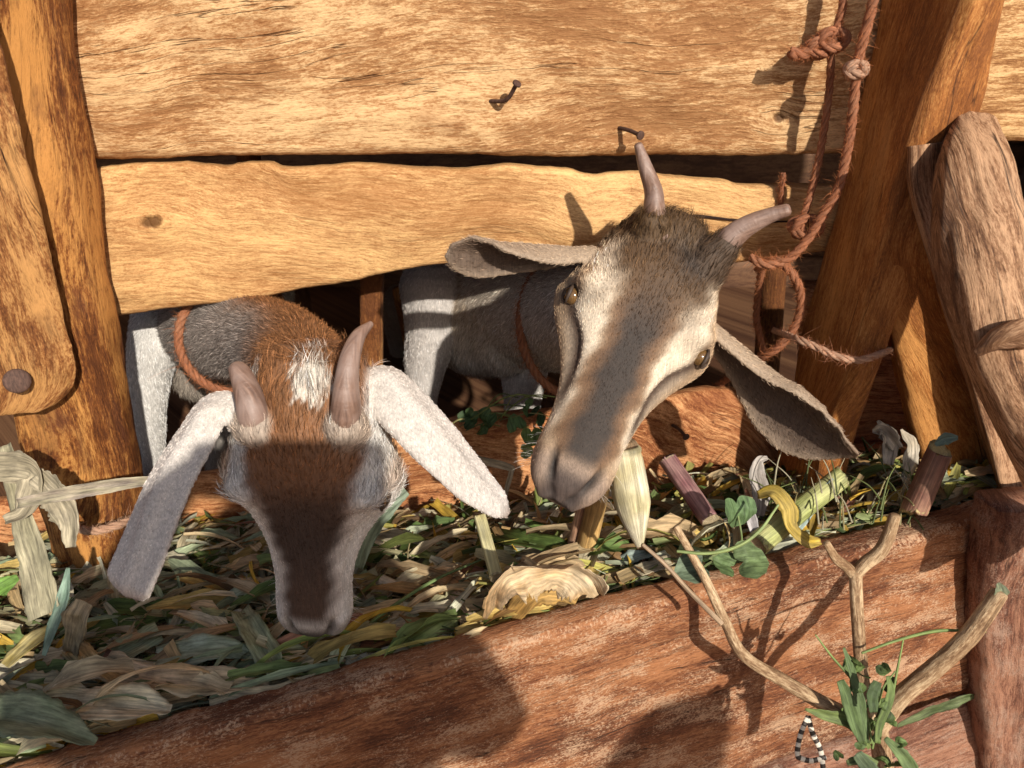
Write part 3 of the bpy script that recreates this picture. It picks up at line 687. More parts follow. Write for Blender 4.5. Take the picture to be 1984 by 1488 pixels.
def M_horn_():
    m, nt, b = new_mat('horn'); L = nt.links; uv = N(nt, 'ShaderNodeUVMap', uv_map='grain').outputs[0]
    n = noise_n(nt, uv, 260, 60, 4, .6); n2 = noise_n(nt, uv, 40, 300, 4, .6, 3); n3 = noise_n(nt, uv, 45, 45, 3, .5, 8)
    c = ramp(nt, n2, [(.3, (.10, .055, .04)), (.55, (.21, .125, .09)), (.75, (.33, .22, .17))]); c = mixc(nt, ramp(nt, n3, [(.4, 0), (.65, .7)]), c, (.30, .215, .18))
    L.new(c, b.inputs['Base Color']); b.inputs['Roughness'].default_value = .5; b.inputs['Specular IOR Level'].default_value = .45
    bp = N(nt, 'ShaderNodeBump'); bp.inputs['Strength'].default_value = .6; bp.inputs['Distance'].default_value = .0012; L.new(math_n(nt, 'ADD', n, n2), bp.inputs['Height']); L.new(bp.outputs[0], b.inputs['Normal']); return m
M_horn = M_horn_()
def horn(parent, pts, ra, rb=None, ref=None, seed=0):
    v, f, u = tube(pts, ra, rb, seg=28, nres=50, rough=.06, rfreq=60, capround=.7, seed=seed, ref=ref)
    return mesh_obj('horn', v, f, M_horn, parent, u, None, True, loc=v.mean(axis=0))
M_eye = simple('eye_amber', (.13, .07, .025), .12, 500, .4, .05, .8); M_pup = simple('eye_pupil', (.008, .006, .005), .08, 300, .1, 0, .8); M_lid = simple('eyelid', (.05, .032, .022), .6, 300, .3, .4)
def eye(parent, fr, sx, t=.335, x=.0655, z=-.020, r=.0088):
    O, Lh, ex, ey, ez, S = fr; c = hp(fr, sx * x, t, z); out = nrm(ex * sx * 1.0 + ez * .35)
    def ball(name, c, r, mat, par, sc=(1, 1, 1)):
        bm = bmesh.new(); bmesh.ops.create_uvsphere(bm, u_segments=24, v_segments=16, radius=1)
        M = np.array([nrm(ey), nrm(np.cross(out, ey)), out]); vs = []
        for vv in bm.verts: q = np.array(vv.co) * np.array(sc) * r; vv.co = Vector(c + q[0] * M[0] + q[1] * M[1] + q[2] * M[2] - c)
        me = bpy.data.meshes.new(name); bm.to_mesh(me); bm.free(); me.materials.append(mat); me.polygons.foreach_set('use_smooth', [True] * len(me.polygons))
        o = bpy.data.objects.new(name, me); COL.objects.link(o); o.location = c; setparent(o, par); return o
    e = ball('eye', c, r, M_eye, parent); ball('pupil', c + out * r * .86, r * .45, M_pup, e, (1.15, .5, .42))
    # eyelid ring
    for sg, nm in ((1, 'upper'), (-1, 'lower')):
        a1 = ey; a2 = nrm(np.cross(out, ey)); pts = [c + out * r * (.45 + .32 * math.sin(q)) + a1 * r * 1.08 * math.cos(q) + a2 * sg * r * .72 * math.sin(q) for q in np.linspace(0, math.pi, 14)]
        v, f, u = tube(pts, [.0008, .0022, .0008], None, seg=10, nres=24); o = mesh_obj('eyelid', v, f, M_lid, e, u, None, True, loc=v.mean(axis=0))
    return e

# ------------------------------------------------------------ rope tools
M_fib = hair_mat('sisal_fuzz', .7)
def rope_mesh(pts, r, n=None, turns=90, strands=3):
    n = n or max(24, int(sum(np.linalg.norm(np.diff(np.array(pts), axis=0), axis=1)) / .0022)); C = smooth_path(pts, n); T, A, B = frames(C); sp = Soup(); L = np.concatenate([[0], np.cumsum(np.linalg.norm(np.diff(C, axis=0), axis=1))])
    for k in range(strands):
        ph = L * turns * 2 + k * 2 * math.pi / strands
        pp = C + (A * np.cos(ph)[:, None] + B * np.sin(ph)[:, None]) * r * .5
        v, f, u = tube(pp, [r * .60], seg=9, capround=.4); sp.add(v, f, u)
    return sp, C, A, B, T
def rope_part(name, pts, r, mat, parent, colr=(.30, .11, .045), fuzz=400, seed=0, turns=90, flen=.006, label=None, top=False):
    """fuzz = stray fibres per 10 cm"""
    sp, C, A, B, T = rope_mesh(pts, r, turns=turns)
    o = sp.build(name, mat, parent, loc=None if parent is None else np.mean(C, axis=0)) if parent is not None else sp.build(name, mat, None, loc=np.mean(C, axis=0))
    L = sum(np.linalg.norm(np.diff(C, axis=0), axis=1)); m = int(fuzz * .7 * L / .1); flen = flen * .7; rng = np.random.default_rng(seed + 5)
    i = rng.integers(0, len(C) - 1, m); th = rng.uniform(0, 2 * math.pi, m); rad = A[i] * np.cos(th)[:, None] + B[i] * np.sin(th)[:, None]
    p0 = C[i] + rad * r * .8; d = rad * .6 + T[i] * rng.choice([-1, 1], m)[:, None] * .9 + rng.normal(0, .55, (m, 3)); d /= np.linalg.norm(d, axis=1)[:, None]; ln = rng.gamma(2.0, flen / 2, m)[:, None]
    b = rng.normal(0, .5, (m, 3)); pts_ = np.stack([p0, p0 + d * ln * .5, p0 + (d + b * .6) * ln], 1) - world_loc(o)
    hc = bpy.data.hair_curves.new('fibres'); hc.add_curves([3] * m); hc.points.foreach_set('position', pts_.astype(np.float32).ravel())
    ra = hc.attributes.new('radius', 'FLOAT', 'POINT'); ra.data.foreach_set('value', np.tile(np.array([1, .8, .3]) * .00016, m).astype(np.float32))
    ca = hc.attributes.new('hcol', 'FLOAT_COLOR', 'CURVE'); c4 = np.ones((m, 4), np.float32); c4[:, :3] = np.clip(np.array(colr) * np.exp(rng.normal(.15, .3, m))[:, None], 0, 1); ca.data.foreach_set('color', c4.ravel()); hc.materials.append(M_fib)
    h = bpy.data.objects.new('fibres', hc); COL.objects.link(h); h.parent = o
    return o
def rope_mat(name, c):
    m, nt, b = new_mat(name); uv = N(nt, 'ShaderNodeUVMap', uv_map='grain').outputs[0]; n = noise_n(nt, uv, 120, 900, 4, .6); n2 = noise_n(nt, uv, 40, 60, 3, .6, 4)
    cc = ramp(nt, n, [(.3, tuple(x * .5 for x in c)), (.7, tuple(min(1, x * 1.4) for x in c))]); cc = mixc(nt, ramp(nt, n2, [(.5, 0), (.75, .5)]), cc, (.33, .17, .095))
    nt.links.new(cc, b.inputs['Base Color']); b.inputs['Roughness'].default_value = .85
    bp = N(nt, 'ShaderNodeBump'); bp.inputs['Strength'].default_value = .9; bp.inputs['Distance'].default_value = .0006; nt.links.new(n, bp.inputs['Height']); nt.links.new(bp.outputs[0], b.inputs['Normal']); return m
M_rope = rope_mat('sisal_rope', (.26, .095, .042)); M_ropepale = rope_mat('sisal_rope_pale', (.38, .22, .14))

# ------------------------------------------------------------ RIGHT GOAT (lifts its head, chews a white stalk)
rng0 = np.random.default_rng(3)
O = Q(1312, 468, .700); Nn = Q(1098, 952, .640); ey = nrm(Nn - O)
camdir = nrm(CAM - (O + Nn) / 2)
exw = nrm(Q(1385, 690, .70) - Q(1108, 545, .70)); ex = nrm(exw - ey * exw.dot(ey)); ez = np.cross(ex, ey)
if ez.dot(camdir) < 0: ez = -ez
FR = (O, np.linalg.norm(Nn - O), ex, ey, ez, 1.02)
def colR(l):
    x, t, z, ns, ml = l.T; ax = np.abs(x); n = len(x)
    wob = .0022 * np.sin(t * 31 + z * 90) + .0015 * np.sin(t * 67 + x * 240 + 1)
    c = np.tile((.50, .35, .22), (n, 1))
    c = mix3(c, (.40, .27, .17), sstep(-.03, -.06, z))                        # lower cheek
    pale = sstep(.026, .034, ax + wob) * sstep(.066, .054, ax + wob) * sstep(.05, .13, t) * sstep(.90, .74, t) * sstep(-.035, -.02, z)
    c = mix3(c, (.92, .77, .59), pale)
    # brown band either side of the dark stripe
    br = sstep(.034, .022, ax + wob) * sstep(.93, .86, t); c = mix3(c, (.21, .115, .06), br)
    fore = sstep(.42, .16, t) * sstep(.062, .036, ax + wob * 1.5); c = mix3(c, (.13, .072, .034), fore)
    c = mix3(c, (.12, .068, .034), sstep(.14, .03, t))
    st = sstep(.024, .010, ax + wob) * sstep(.10, .42, t) * sstep(.94, .86, t); c = mix3(c, (.036, .026, .021), st * .95); c = mix3(c, (.05, .04, .035), gau(t - .05, .10) * gau(x - .022, .022) * .85)
    # dark line from the eye to the mouth
    dl = gau(z + .022, .007) * sstep(.32, .38, t) * sstep(.80, .66, t) * (ax > .03); c = mix3(c, (.075, .04, .025), dl)
    ee = gau(t - .325, .035) * gau(z + .015, .014) * (ax > .04); c = mix3(c, (.10, .06, .04), ee * .8)
    # muzzle
    mz = sstep(.86, .93, t); c = mix3(c, (.36, .26, .20), mz * .9); c = mix3(c, (.065, .045, .040), sstep(.90, .96, t) * sstep(.026, .014, ax) * sstep(-.048, -.036, z) * .9)
    c = mix3(c, (.42, .30, .22), sstep(.85, .9, t) * sstep(-.045, -.055, z) * .6)
    c = mix3(c, (.02, .014, .012), np.clip(ns * 1.6, 0, 1)); c = mix3(c, (.05, .03, .025), np.clip(ml * 1.2, 0, 1) * .8)
    return c
def hairR(l):
    x, t, z, ns, ml = l.T
    hl = np.interp(t, [-.16, 0, .2, .4, .7, .86, .94, 1.03], [.013, .0120, .0062, .0036, .0030, .0022, .0014, .001]); den = np.where(ns > .25, .0, 1.0) * np.interp(t, [.85, .97], [1, .6])
    hl = hl * (1 - .8 * np.clip(gau(t - .325, .02) * gau(z + .016, .009) * (np.abs(x) > .04), 0, 1)); return hl, den
GR = thing('goat', 'tan goat with dark nose stripe and two horns, head tilted, chewing a white stalk', 'goat', P(1000, 700, .35) * V3(1, 1, 0) + V3(0, 0, .1))
pc = Pieces(); W, F, c, hl, hd, den = head_mesh(O, FR[1], ex, ey, ez, colR, hairR, 1.02); pc.put(W, F, c, hl, hd, den)
tan = (.50, .37, .25)
# poll bumps under the horns
def lump(p0, p1, r0, r1, col, hlen=.012, den=1.0, pc=None, hd=None):
    v, f = limb([p0, (np.array(p0) + p1) / 2, p1], [r0, (r0 + r1) / 2, r1], nres=8, seg=18); pc.put(v, f, col, hlen, nrm(np.array(p1) - p0) if hd is None else hd, den)
lump(hp(FR, -.020, .06, -.03), Q(1268, 432, .698), .030, .0150, (.13, .075, .035), .012, pc=pc)
lump(hp(FR, .026, .08, -.03), Q(1402, 478, .697), .034, .0150, (.10, .062, .038), .012, pc=pc)
lump(hp(FR, 0, .1, -.04), hp(FR, 0, -.04, -.03), .045, .038, (.12, .07, .035), .014, pc=pc)
# neck: from behind the skull, through the opening to the chest behind the wall
nk = [hp(FR, 0, .06, -.07), Q(1250, 590, .84), Q(1130, 610, .98), P(1010, 600, .22), P(930, 590, .32)]
v, f = limb(nk, [.050, .062, .074, .09, .11], [.058, .072, .085, .10, .12], nres=30, seg=40, ref=(0, 0, 1))
tt = np.linspace(0, 1, len(v)); pc.put(v, f, (.58, .49, .40), .010, nrm(nk[-1] - nk[0]) * .5 + V3(0, 0, -.8), .8)
# chest and trunk
tr = [P(985, 640, .18), P(935, 600, .28), P(905, 560, .45), P(900, 545, .75), P(905, 540, .98)]
v, f = limb(tr, [.07, .115, .13, .145, .08], [.06, .095, .11, .13, .07], nres=36, seg=56, ref=(0, 0, 1))
zz = (v[:, 2] - v[:, 2].min()) / np.ptp(v[:, 2]); cc = mix3(np.tile((.74, .67, .58), (len(v), 1)), (.50, .39, .28), sstep(.62, .9, zz)); pc.put(v, f, cc, .013, V3(0, .3, -1), .8)
def leg(pts, radii, col, pc, hlen=.006):
    v, f = limb(pts, radii, [r * 1.12 for r in radii], nres=40, seg=26, ref=(1, 0, 0)); pc.put(v, f, col, hlen, V3(0, 0, -1), 1.0)
leg([P(845, 560, .24), P(838, 640, .215), P(822, 720, .20), P(815, 790, .19), P(818, 900, .19), P(822, 1030, .19)], [.055, .042, .030, .024, .019, .017], (.62, .57, .53), pc)
leg([P(1010, 640, .20), P(1015, 720, .19), P(1012, 780, .19), P(1008, 850, .19), P(1005, 980, .19)], [.05, .036, .028, .024, .02], (.66, .62, .57), pc)
leg([P(880, 590, .80), P(872, 680, .82), P(882, 760, .84), P(890, 850, .84)], [.05, .026, .019, .016], (.36, .25, .17), pc)
leg([P(780, 590, .80), P(772, 660, .82), P(790, 740, .84), P(795, 850, .84)], [.05, .026, .02, .018], (.30, .22, .16), pc)
# ears
tanear = ((.46, .34, .235), (.36, .26, .185)); inear = ((.10, .062, .042), (.17, .115, .082))
v, f, c, hd, par = ear_mesh([hp(FR, -.058, .14, -.035), Q(1085, 520, .722), Q(1015, 525, .715), Q(945, 520, .708), Q(895, 502, .702), Q(866, 486, .700)], [.012, .020, .026, .028, .021, .007],
    np.array([-UP * 1.0 + FW * .15, -UP * 1.0 + FW * .05, -UP * .95 - FW * .25, -UP * .85 - FW * .75, -UP * .4 - FW * 1.0]), [1.5, 1.45, 1.3, 1.05, .8], tanear, inear, tipdark=(.20, .14, .10), th=.0025)
pc.put(v, f, c, np.where(par == 1, .006, .0045), hd, np.where(par == 1, .6, 1.0))
v, f, c, hd, par = ear_mesh([hp(FR, .060, .22, -.035), Q(1440, 740, .735), Q(1485, 798, .732), Q(1540, 852, .725), Q(1604, 880, .718), Q(1662, 890, .712)], [.014, .027, .041, .042, .029, .005],
    np.array([-RT * .75 - UP * .65, -RT * .7 - UP * .7 - FW * .3, -RT * .55 - UP * .75 - FW * .5, -RT * .4 - UP * .8 - FW * .6, -UP * 1 - FW * .6]), [1.5, 1.4, 1.2, 1.05, .8], tanear, inear, tipdark=(.22, .14, .09), th=.0025)
pc.put(v, f, c, np.where(par == 1, .006, .0045), hd, np.where(par == 1, .6, 1.0))
bR = fuse('body', pc, GR, voxel=.0018, nhair=NH, seed=4)
horn(GR, [Q(1278, 460, .702), Q(1268, 405, .695), Q(1266, 370, .69), Q(1249, 320, .68), Q(1237, 282, .672)], [.0105, .0122, .0100, .0068, .0042], [.009, .010, .0085, .0062, .004], seed=1)
horn(GR, [Q(1375, 505, .702), Q(1415, 462, .692), Q(1450, 437, .684), Q(1490, 418, .676), Q(1524, 407, .670)], [.0100, .0125, .0098, .0072, .0060], [.009, .0105, .0085, .0068, .0060], seed=2)
eye(GR, FR, -1); eye(GR, FR, 1)
# collar of coarse rope round the neck
def ring(c, n_, a, ra, rb, ph0=0, m=26):
    n_ = nrm(n_); a = nrm(np.array(a) - n_ * np.dot(a, n_)); b = np.cross(n_, a); return [c + a * ra * math.cos(q + ph0) + b * rb * math.sin(q + ph0) for q in np.linspace(0, 2 * math.pi, m)]
rope_part('rope_collar', ring(Q(1120, 630, 1.0), nk[3] - nk[1], (0, 0, 1), .098, .088), .0055, M_rope, GR, fuzz=900, seed=2, flen=.009)

# ------------------------------------------------------------ LEFT GOAT (head down in the fodder)
O = Q(582, 815, .575); Nn = Q(598, 1262, .672); ey = nrm(Nn - O); exw = RT * 1.0 + UP * .03; ex = nrm(exw - ey * exw.dot(ey)); ez = np.cross(ex, ey)
if ez.dot(CAM - O) < 0: ez = -ez
FL = (O, np.linalg.norm(Nn - O), ex, ey, ez, 1.0)
def colL(l):
    x, t, z, ns, ml = l.T; ax = np.abs(x); n = len(x); wob = .0025 * np.sin(t * 23 + z * 80 + 1.5 * (x > 0)) + .0018 * np.sin(t * 71 + x * 260)
    c = np.tile((.82, .78, .73), (n, 1)); c = mix3(c, (.58, .40, .28), gau(t - .26, .06) * sstep(.062, .074, ax) * .7)
    dk = np.interp(t, [0, .12, .25, .38, .5, .62, .8, .9], [.046, .050, .046, .035, .027, .0225, .021, .022])
    f = sstep(.008, -.006, ax - dk + wob) * sstep(-.045, -.02, z); c = mix3(c, (.27, .12, .052), f * sstep(.42, .30, t)); fb = sstep(.014, -.002, ax - dk + wob) * sstep(-.045, -.02, z); c = mix3(c, (.34, .22, .15), fb * (1 - f) * .6 * sstep(.2, .3, t) * sstep(.92, .84, t)); c = mix3(c, (.085, .046, .029), f * sstep(.12, .36, t) * sstep(.93, .84, t)); c = mix3(c, (.045, .028, .022), f * gau(t - .5, .16) * .7)
    c = mix3(c, (.29, .13, .055), sstep(.14, .04, t) * sstep(.056, .044, ax))
    c = mix3(c, (.24, .20, .18), sstep(.86, .95, t) * .75); c = mix3(c, (.09, .07, .065), sstep(.93, .99, t) * sstep(.022, .010, ax) * .8); c = mix3(c, (.07, .05, .045), gau(t - .97, .03) * sstep(.018, .006, ax) * .8); c = mix3(c, (.03, .02, .02), np.clip(ns * 1.4, 0, 1)); c = mix3(c, (.05, .03, .025), np.clip(ml, 0, 1) * .7)
    ee = gau(t - .33, .03) * gau(z + .016, .012) * (ax > .04); c = mix3(c, (.12, .08, .06), ee * .8)
    return c
GL = thing('goat', 'brown and white goat with curved horns, head down in the fodder', 'goat', P(450, 620, .3) * V3(1, 1, 0) + V3(0, 0, .1))
pc = Pieces(); W, F, c, hl, hd, den = head_mesh(O, FL[1], ex, ey, ez, colL, hairR, 1.0); hl = hl * 1.15
lx = (W - O) @ ex / (FL[1] / .26); lt = (W - O) @ ey / FL[1]; ckk = sstep(.04, .065, np.abs(lx)) * gau(lt - .30, .14); hl = hl * (1 + 1.3 * ckk); W = W + ex * (np.sign(lx) * ckk * .003)[:, None]
pc.put(W, F, c, hl, hd, den)
rust = (.30, .135, .055)
lump(hp(FL, -.026, .10, -.03), Q(494, 828, .583), .032, .0165, (.48, .38, .30), .010, pc=pc, hd=UP)
lump(hp(FL, .028, .10, -.03), Q(669, 828, .583), .032, .0165, (.48, .38, .30), .010, pc=pc, hd=UP)
lump(hp(FL, 0, .1, -.03), Q(584, 772, .60), .038, .030, rust, .012, pc=pc, hd=UP * .6 - FW * .2)
nkL = [Q(583, 805, .635), Q(592, 750, .665), Q(582, 708, .725), Q(548, 676, .80), Q(503, 658, .88), Q(455, 640, .97), Q(430, 620, 1.06)]
v, f = limb(nkL, [.042, .043, .044, .046, .052, .07, .09], [.042, .043, .045, .047, .052, .065, .085], nres=48, seg=48, ref=(1, 0, 0))
ctr = smooth_path(nkL, 60); 
def neckcol(v):
    out = []
    for p in v:
        i = np.argmin(((ctr - p) ** 2).sum(1)); d = p - ctr[i]; s = i / 59
        px = (p - CAM).dot(RT) / (p - CAM).dot(FW) * FPX + 992; py = 744 - (p - CAM).dot(UP) / (p - CAM).dot(FW) * FPX
        left = sstep(.0, -.03, d[0] + .004) * sstep(.25, .55, s); c = np.array(rust) * (1 - left) + np.array((.30, .26, .23)) * left
        e_ = ((px - 598) / 52) ** 2 + ((py - 735) / 52) ** 2; w_ = float(sstep(1.25, .6, e_ + .25 * math.sin(px * .11) + .2 * math.sin(py * .13))) * (1 if d.dot(FW) < .01 else 0); c = c * (1 - w_) + np.array((.74, .66, .58)) * w_
        out.append(c)
    return np.array(out)
cn = neckcol(v); pc.put(v, f, cn, .010, nrm(nkL[-1] - nkL[0]) + V3(-.1, 0, -.5), 1.0)
trL = [P(440, 640, .21), P(430, 610, .28), P(430, 560, .42), P(440, 540, .7), P(450, 540, .95)]
v, f = limb(trL, [.07, .105, .12, .14, .08], [.075, .105, .12, .13, .07], nres=36, seg=56, ref=(0, 0, 1)); pc.put(v, f, (.58, .52, .46), .011, V3(0, .2, -1), .9)
lump(P(430, 610, .24), P(385, 735, .16), .08, .034, (.33, .28, .23), .014, pc=pc, hd=V3(.1, 0, -1))
leg([P(330, 600, .17), P(305, 660, .13), P(290, 720, .115), P(287, 790, .105), P(290, 900, .10), P(292, 1000, .10)], [.048, .036, .028, .023, .019, .017], (.68, .65, .61), pc, .007)
leg([P(420, 640, .22), P(430, 740, .22), P(428, 840, .22), P(425, 980, .22)], [.05, .034, .024, .02], (.40, .36, .32), pc, .007)
wh = ((.74, .67, .60), (.66, .60, .56)); whi = ((.45, .33, .28), (.4, .3, .26))
v, f, c, hd, par = ear_mesh([hp(FL, -.045, .10, -.045), Q(432, 800, .615), Q(392, 860, .605), Q(345, 950, .592), Q(302, 1060, .585), Q(272, 1125, .583), Q(262, 1150, .583)], [.013, .017, .020, .0215, .021, .0195, .009],
    np.array([FW * 1.0 - UP * .3 + RT * .3, FW + RT * .5, FW + RT * .5, FW + RT * .3, FW]), [1.3, 1.2, 1.0, .8, .7], wh, whi, tipdark=(.36, .33, .33), th=.0024, ridge=.06); pc.put(v, f, c, .0028, hd, 1.0)
v, f, c, hd, par = ear_mesh([hp(FL, .042, .06, -.040), Q(735, 755, .625), Q(785, 805, .622), Q(840, 868, .63), Q(900, 935, .65), Q(955, 980, .665), Q(982, 998, .67)], [.013, .020, .023, .0225, .019, .012, .003],
    np.array([FW * 1.0 - UP * .5, FW - UP * .7, FW - UP * .8, FW - UP * .7, FW - UP * .5]), [1.3, 1.2, 1.0, .8, .6], wh, whi, tipdark=(.30, .22, .18), th=.0024, ridge=.06); pc.put(v, f, c, .0028, hd, 1.0)
def postL(co, col, hl):
    r = co - CAM; dd = r @ FW; px = (r @ RT) / dd * FPX + 992; py = 744 - (r @ UP) / dd * FPX
    e_ = ((px - 598) / 40) ** 2 + ((py - 742) / 46) ** 2 + .45 * np.sin(px * .11) * np.sin(py * .09) + .3 * np.sin(px * .31 + py * .2); w_ = sstep(1.3, .5, e_) * (co[:, 1] < .02) * (dd < .80)
    col = mix3(col, (.78, .70, .60), w_); return col, hl * (1 + .3 * w_)
bL = fuse('body', pc, GL, post=postL, voxel=.0018, nhair=int(NH * 1.1), seed=9)
horn(GL, [Q(500, 836, .590), Q(492, 805, .580), Q(482, 765, .578), Q(468, 728, .580), Q(461, 715, .583)], [.0110, .0145, .0125, .0092, .0078], [.010, .0125, .0105, .0085, .007], seed=3)
horn(GL, [Q(668, 836, .590), Q(670, 800, .578), Q(671, 745, .572), Q(678, 695, .572), Q(694, 652, .578), Q(718, 628, .588)], [.0105, .0135, .0112, .0092, .0066, .0028], [.010, .0115, .0098, .0080, .0058, .0025], seed=4)
eye(GL, FL, -1, x=.064); eye(GL, FL, 1, x=.064)
rope_part('rope_collar', ring(Q(458, 655, .945), nkL[-1] - nkL[3], (0, 0, 1), .070, .068), .0052, M_rope, GL, fuzz=900, seed=6, flen=.007)
# ================================================================ ROPES
def hang(label, pts, r, mat=M_rope, fuzz=700, seed=0, flen=.006, turns=90, colr=(.30, .11, .045), cat='rope', name='rope'):
    o = rope_part(name, pts, r, mat, None, colr, fuzz, seed, turns, flen); tag(o, label, cat); return o
def knot(parent, c, r, R0, seed=0, mat=None):
    rg = np.random.default_rng(seed); ax = nrm(rg.normal(size=3)); pts = []
    for q in np.linspace(0, 4.4 * math.pi, 26):
        pts.append(c + R0 * (V3(1, 0, 0) * math.cos(q) * (1 + .2 * math.sin(q * .7)) + V3(0, .35, .9) * math.sin(q) * .8 + V3(0, -.9, .3) * .55 * math.sin(q * 1.5 + 1)))
    return rope_part('knot', pts, r, mat or M_rope, parent, fuzz=500, seed=seed, flen=.005)
ra = hang('thick twisted rope hanging along the amber post down to the tied bundle', [P(1712, -120, -.06), P(1692, 0, -.06), P(1672, 80, -.06), P(1660, 130, -.06), P(1652, 220, -.062), P(1640, 300, -.064), P(1622, 370, -.066), P(1592, 420, -.068), P(1560, 470, -.07), P(1522, 505, -.072), P(1480, 512, -.07), P(1455, 498, -.06)], .0045, fuzz=900, seed=1, flen=.005)
knot(ra, P(1658, 135, -.062), .0045, .0065, 2, M_ropepale)
rb = hang('thinner rope tied in a big frayed knot over the widest plank', [P(1640, -120, -.035), P(1634, 0, -.035), P(1622, 50, -.035), P(1612, 90, -.035), P(1606, 180, -.035), P(1590, 290, -.036), P(1572, 370, -.04), P(1556, 425, -.05), P(1556, 450, -.062)], .0036, fuzz=900, seed=2, flen=.004)
knot(rb, P(1612, 78, -.036), .0042, .0105, 3); knot(rb, P(1588, 92, -.036), .0036, .009, 4)
rope_part('rope_tail', [P(1600, 84, -.036), P(1575, 96, -.036), P(1553, 106, -.038), P(1532, 102, -.04)], .0052, M_rope, rb, fuzz=1500, seed=5, flen=.006)
knot(rb, P(1562, 440, -.055), .0045, .012, 6)
hang('short frayed rope end poking up from the wall gap behind the outer horn', [P(1512, 420, .004), P(1513, 385, -.006), P(1518, 336, -.006)], .0028, fuzz=1400, seed=7, flen=.005)
hang('loose rope loop hanging beside the amber post under the tied bundle', [P(1468, 520, -.02), P(1500, 505, -.066), P(1530, 525, -.07), P(1549, 560, -.07), P(1551, 600, -.07), P(1536, 640, -.07), P(1505, 675, -.07), P(1478, 690, -.06), P(1440, 712, -.03), P(1400, 740, .02), P(1350, 772, .05)], .0044, fuzz=1000, seed=8, flen=.005)
hang('second rope strand inside the loop, hanging in the shade', [P(1478, 505, -.03), P(1470, 560, -.01), P(1466, 620, .0), P(1480, 680, -.01)], .004, fuzz=700, seed=9)
hang('tangled rope wound round the foot of the amber post', [P(1500, 640, -.02), P(1540, 655, -.115), P(1580, 672, -.135), P(1620, 690, -.145), P(1660, 698, -.145), P(1700, 688, -.135), P(1740, 670, -.05)], .0036, M_ropepale, fuzz=350, seed=10, colr=(.30, .13, .07))
hang('faded rope wrapped round the left post above the fodder', [P(120, 1010, -.13), P(170, 1028, -.152), P(220, 1020, -.150), P(262, 1002, -.13), P(290, 970, -.09), P(296, 940, -.04), P(300, 915, .02)], .0048, M_ropepale, fuzz=500, seed=11, colr=(.36, .22, .14))

# ================================================================ FODDER
rim_xy = np.array([[r[0], r[1] - .030, r[2]] for r in back_edge])
def rim_at(x):
    return np.interp(x, rim_xy[:, 0], rim_xy[:, 1]), np.interp(x, rim_xy[:, 0], rim_xy[:, 2])
def feedz(x, y):
    """height of the fodder heap"""
    yr, zr = rim_at(x); back = np.interp(x, [-.6, -.3, 0, .3, .6], [.255, .268, .290, .332, .365])
    q = np.clip((0 - y) / (0 - yr + .03), 0, 1.05); z = back + (zr - .004 - back) * q ** .9
    z += .012 * math.sin(q * math.pi) * (1 + math.sin(x * 17)) * .5
    if -.40 < x < -.02: pass
    return z + .010 * fbm(x * 9, y * 9, 3)
def PF(px, py, up=0.0):
    """pixel ray meets the heap surface (+up)"""
    r = FW + (px - 992) / FPX * RT + (744 - py) / FPX * UP; t = .35
    while t < 1.3:
        p = CAM + r * t
        if p[2] < feedz(p[0], p[1]) + up: break
        t += .002
    return CAM + r * t
M_leaf = colattr('dry_leaf', .7, .24, .22, 30, 420, .9); M_stalk = colattr('corn_stalk', .55, .22, 0, 18, 500, .9, .35); M_green = colattr('green_leaf', .6, .22, .28, 40, 420, .8, .3)
M_mulch = simple('mulch', (.10, .065, .03), .9, 90, .6, 1)
# heap body
nx, ny = 150, 46; V = []
for i in range(nx):
    x = -.75 + 1.75 * i / (nx - 1); yr, zr = rim_at(x)
    for j in range(ny):
        y = (yr + .030) * j / (ny - 1) - .001 * (1 - j / (ny - 1)); V.append((x, y, feedz(x, y) - .022 + .006 * fbm(x * 40, y * 40, 1)))
F = [(i * ny + j, i * ny + j + 1, (i + 1) * ny + j + 1, (i + 1) * ny + j) for i in range(nx - 1) for j in range(ny - 1)]
PAL = [((.52, .37, .18), 5), ((.64, .49, .28), 5), ((.36, .22, .09), 3), ((.20, .24, .06), 2), ((.26, .31, .13), 2), ((.09, .14, .035), 2), ((.48, .44, .12), 3), ((.62, .40, .06), 4), ((.76, .68, .50), 4), ((.38, .42, .28), 3), ((.22, .13, .06), 2), ((.34, .16, .10), 1)]
pal = [tuple(min(.82, q * 1.2) for q in c) for c, k in PAL for _ in range(k)]
def strip(sp, p, d, up, L, w, col, fold=.3, curl=.0, nseg=7, twist=0.0, taper=.5, wavy=0.0, rag=0.0, seed=0):
    """leaf strip: folded along its rib, arched and twisted"""
    d = nrm(d); up = nrm(np.asarray(up) - d * np.dot(up, d)); s = np.cross(d, up); V = []; U = []; q = np.array(p, float) - d * L / 2; F = []
    for i in range(nseg + 1):
        t = i / nseg; a = curl * (t - .5) * 2; dd = d * math.cos(a) - up * math.sin(a); uu = up * math.cos(a) + d * math.sin(a)
        tw = twist * (t - .5); ss = s * math.cos(tw) + uu * math.sin(tw); u2 = uu * math.cos(tw) - s * math.sin(tw)
        ww = w * (1 - taper * abs(2 * t - 1) ** 2.2) * (1 + rag * fbm(t * 9 + seed, seed, 2)); wv = wavy * w * math.sin(t * 11 + seed)
        for k in (-1, -.5, 0, .5, 1):
            V.append(q + ss * ww * k * .5 + u2 * (fold * ww * abs(k) * .5 + (wv * abs(k) * (1 if k > 0 else -1)))); U.append((t * L + seed * .13, k * ww * .5 + seed * .071))
        q = q + dd * L / nseg
    for i in range(nseg):
        for k in range(4): a = i * 5 + k; F.append((a, a + 1, a + 6, a + 5))
    sp.add(V, F, U, col)
sp = Soup(); rg = np.random.default_rng(11)
sp.add(V, F, np.array(V)[:, :2], (.10, .07, .035))  # shade of the gaps between pieces is put into this dark heap colour
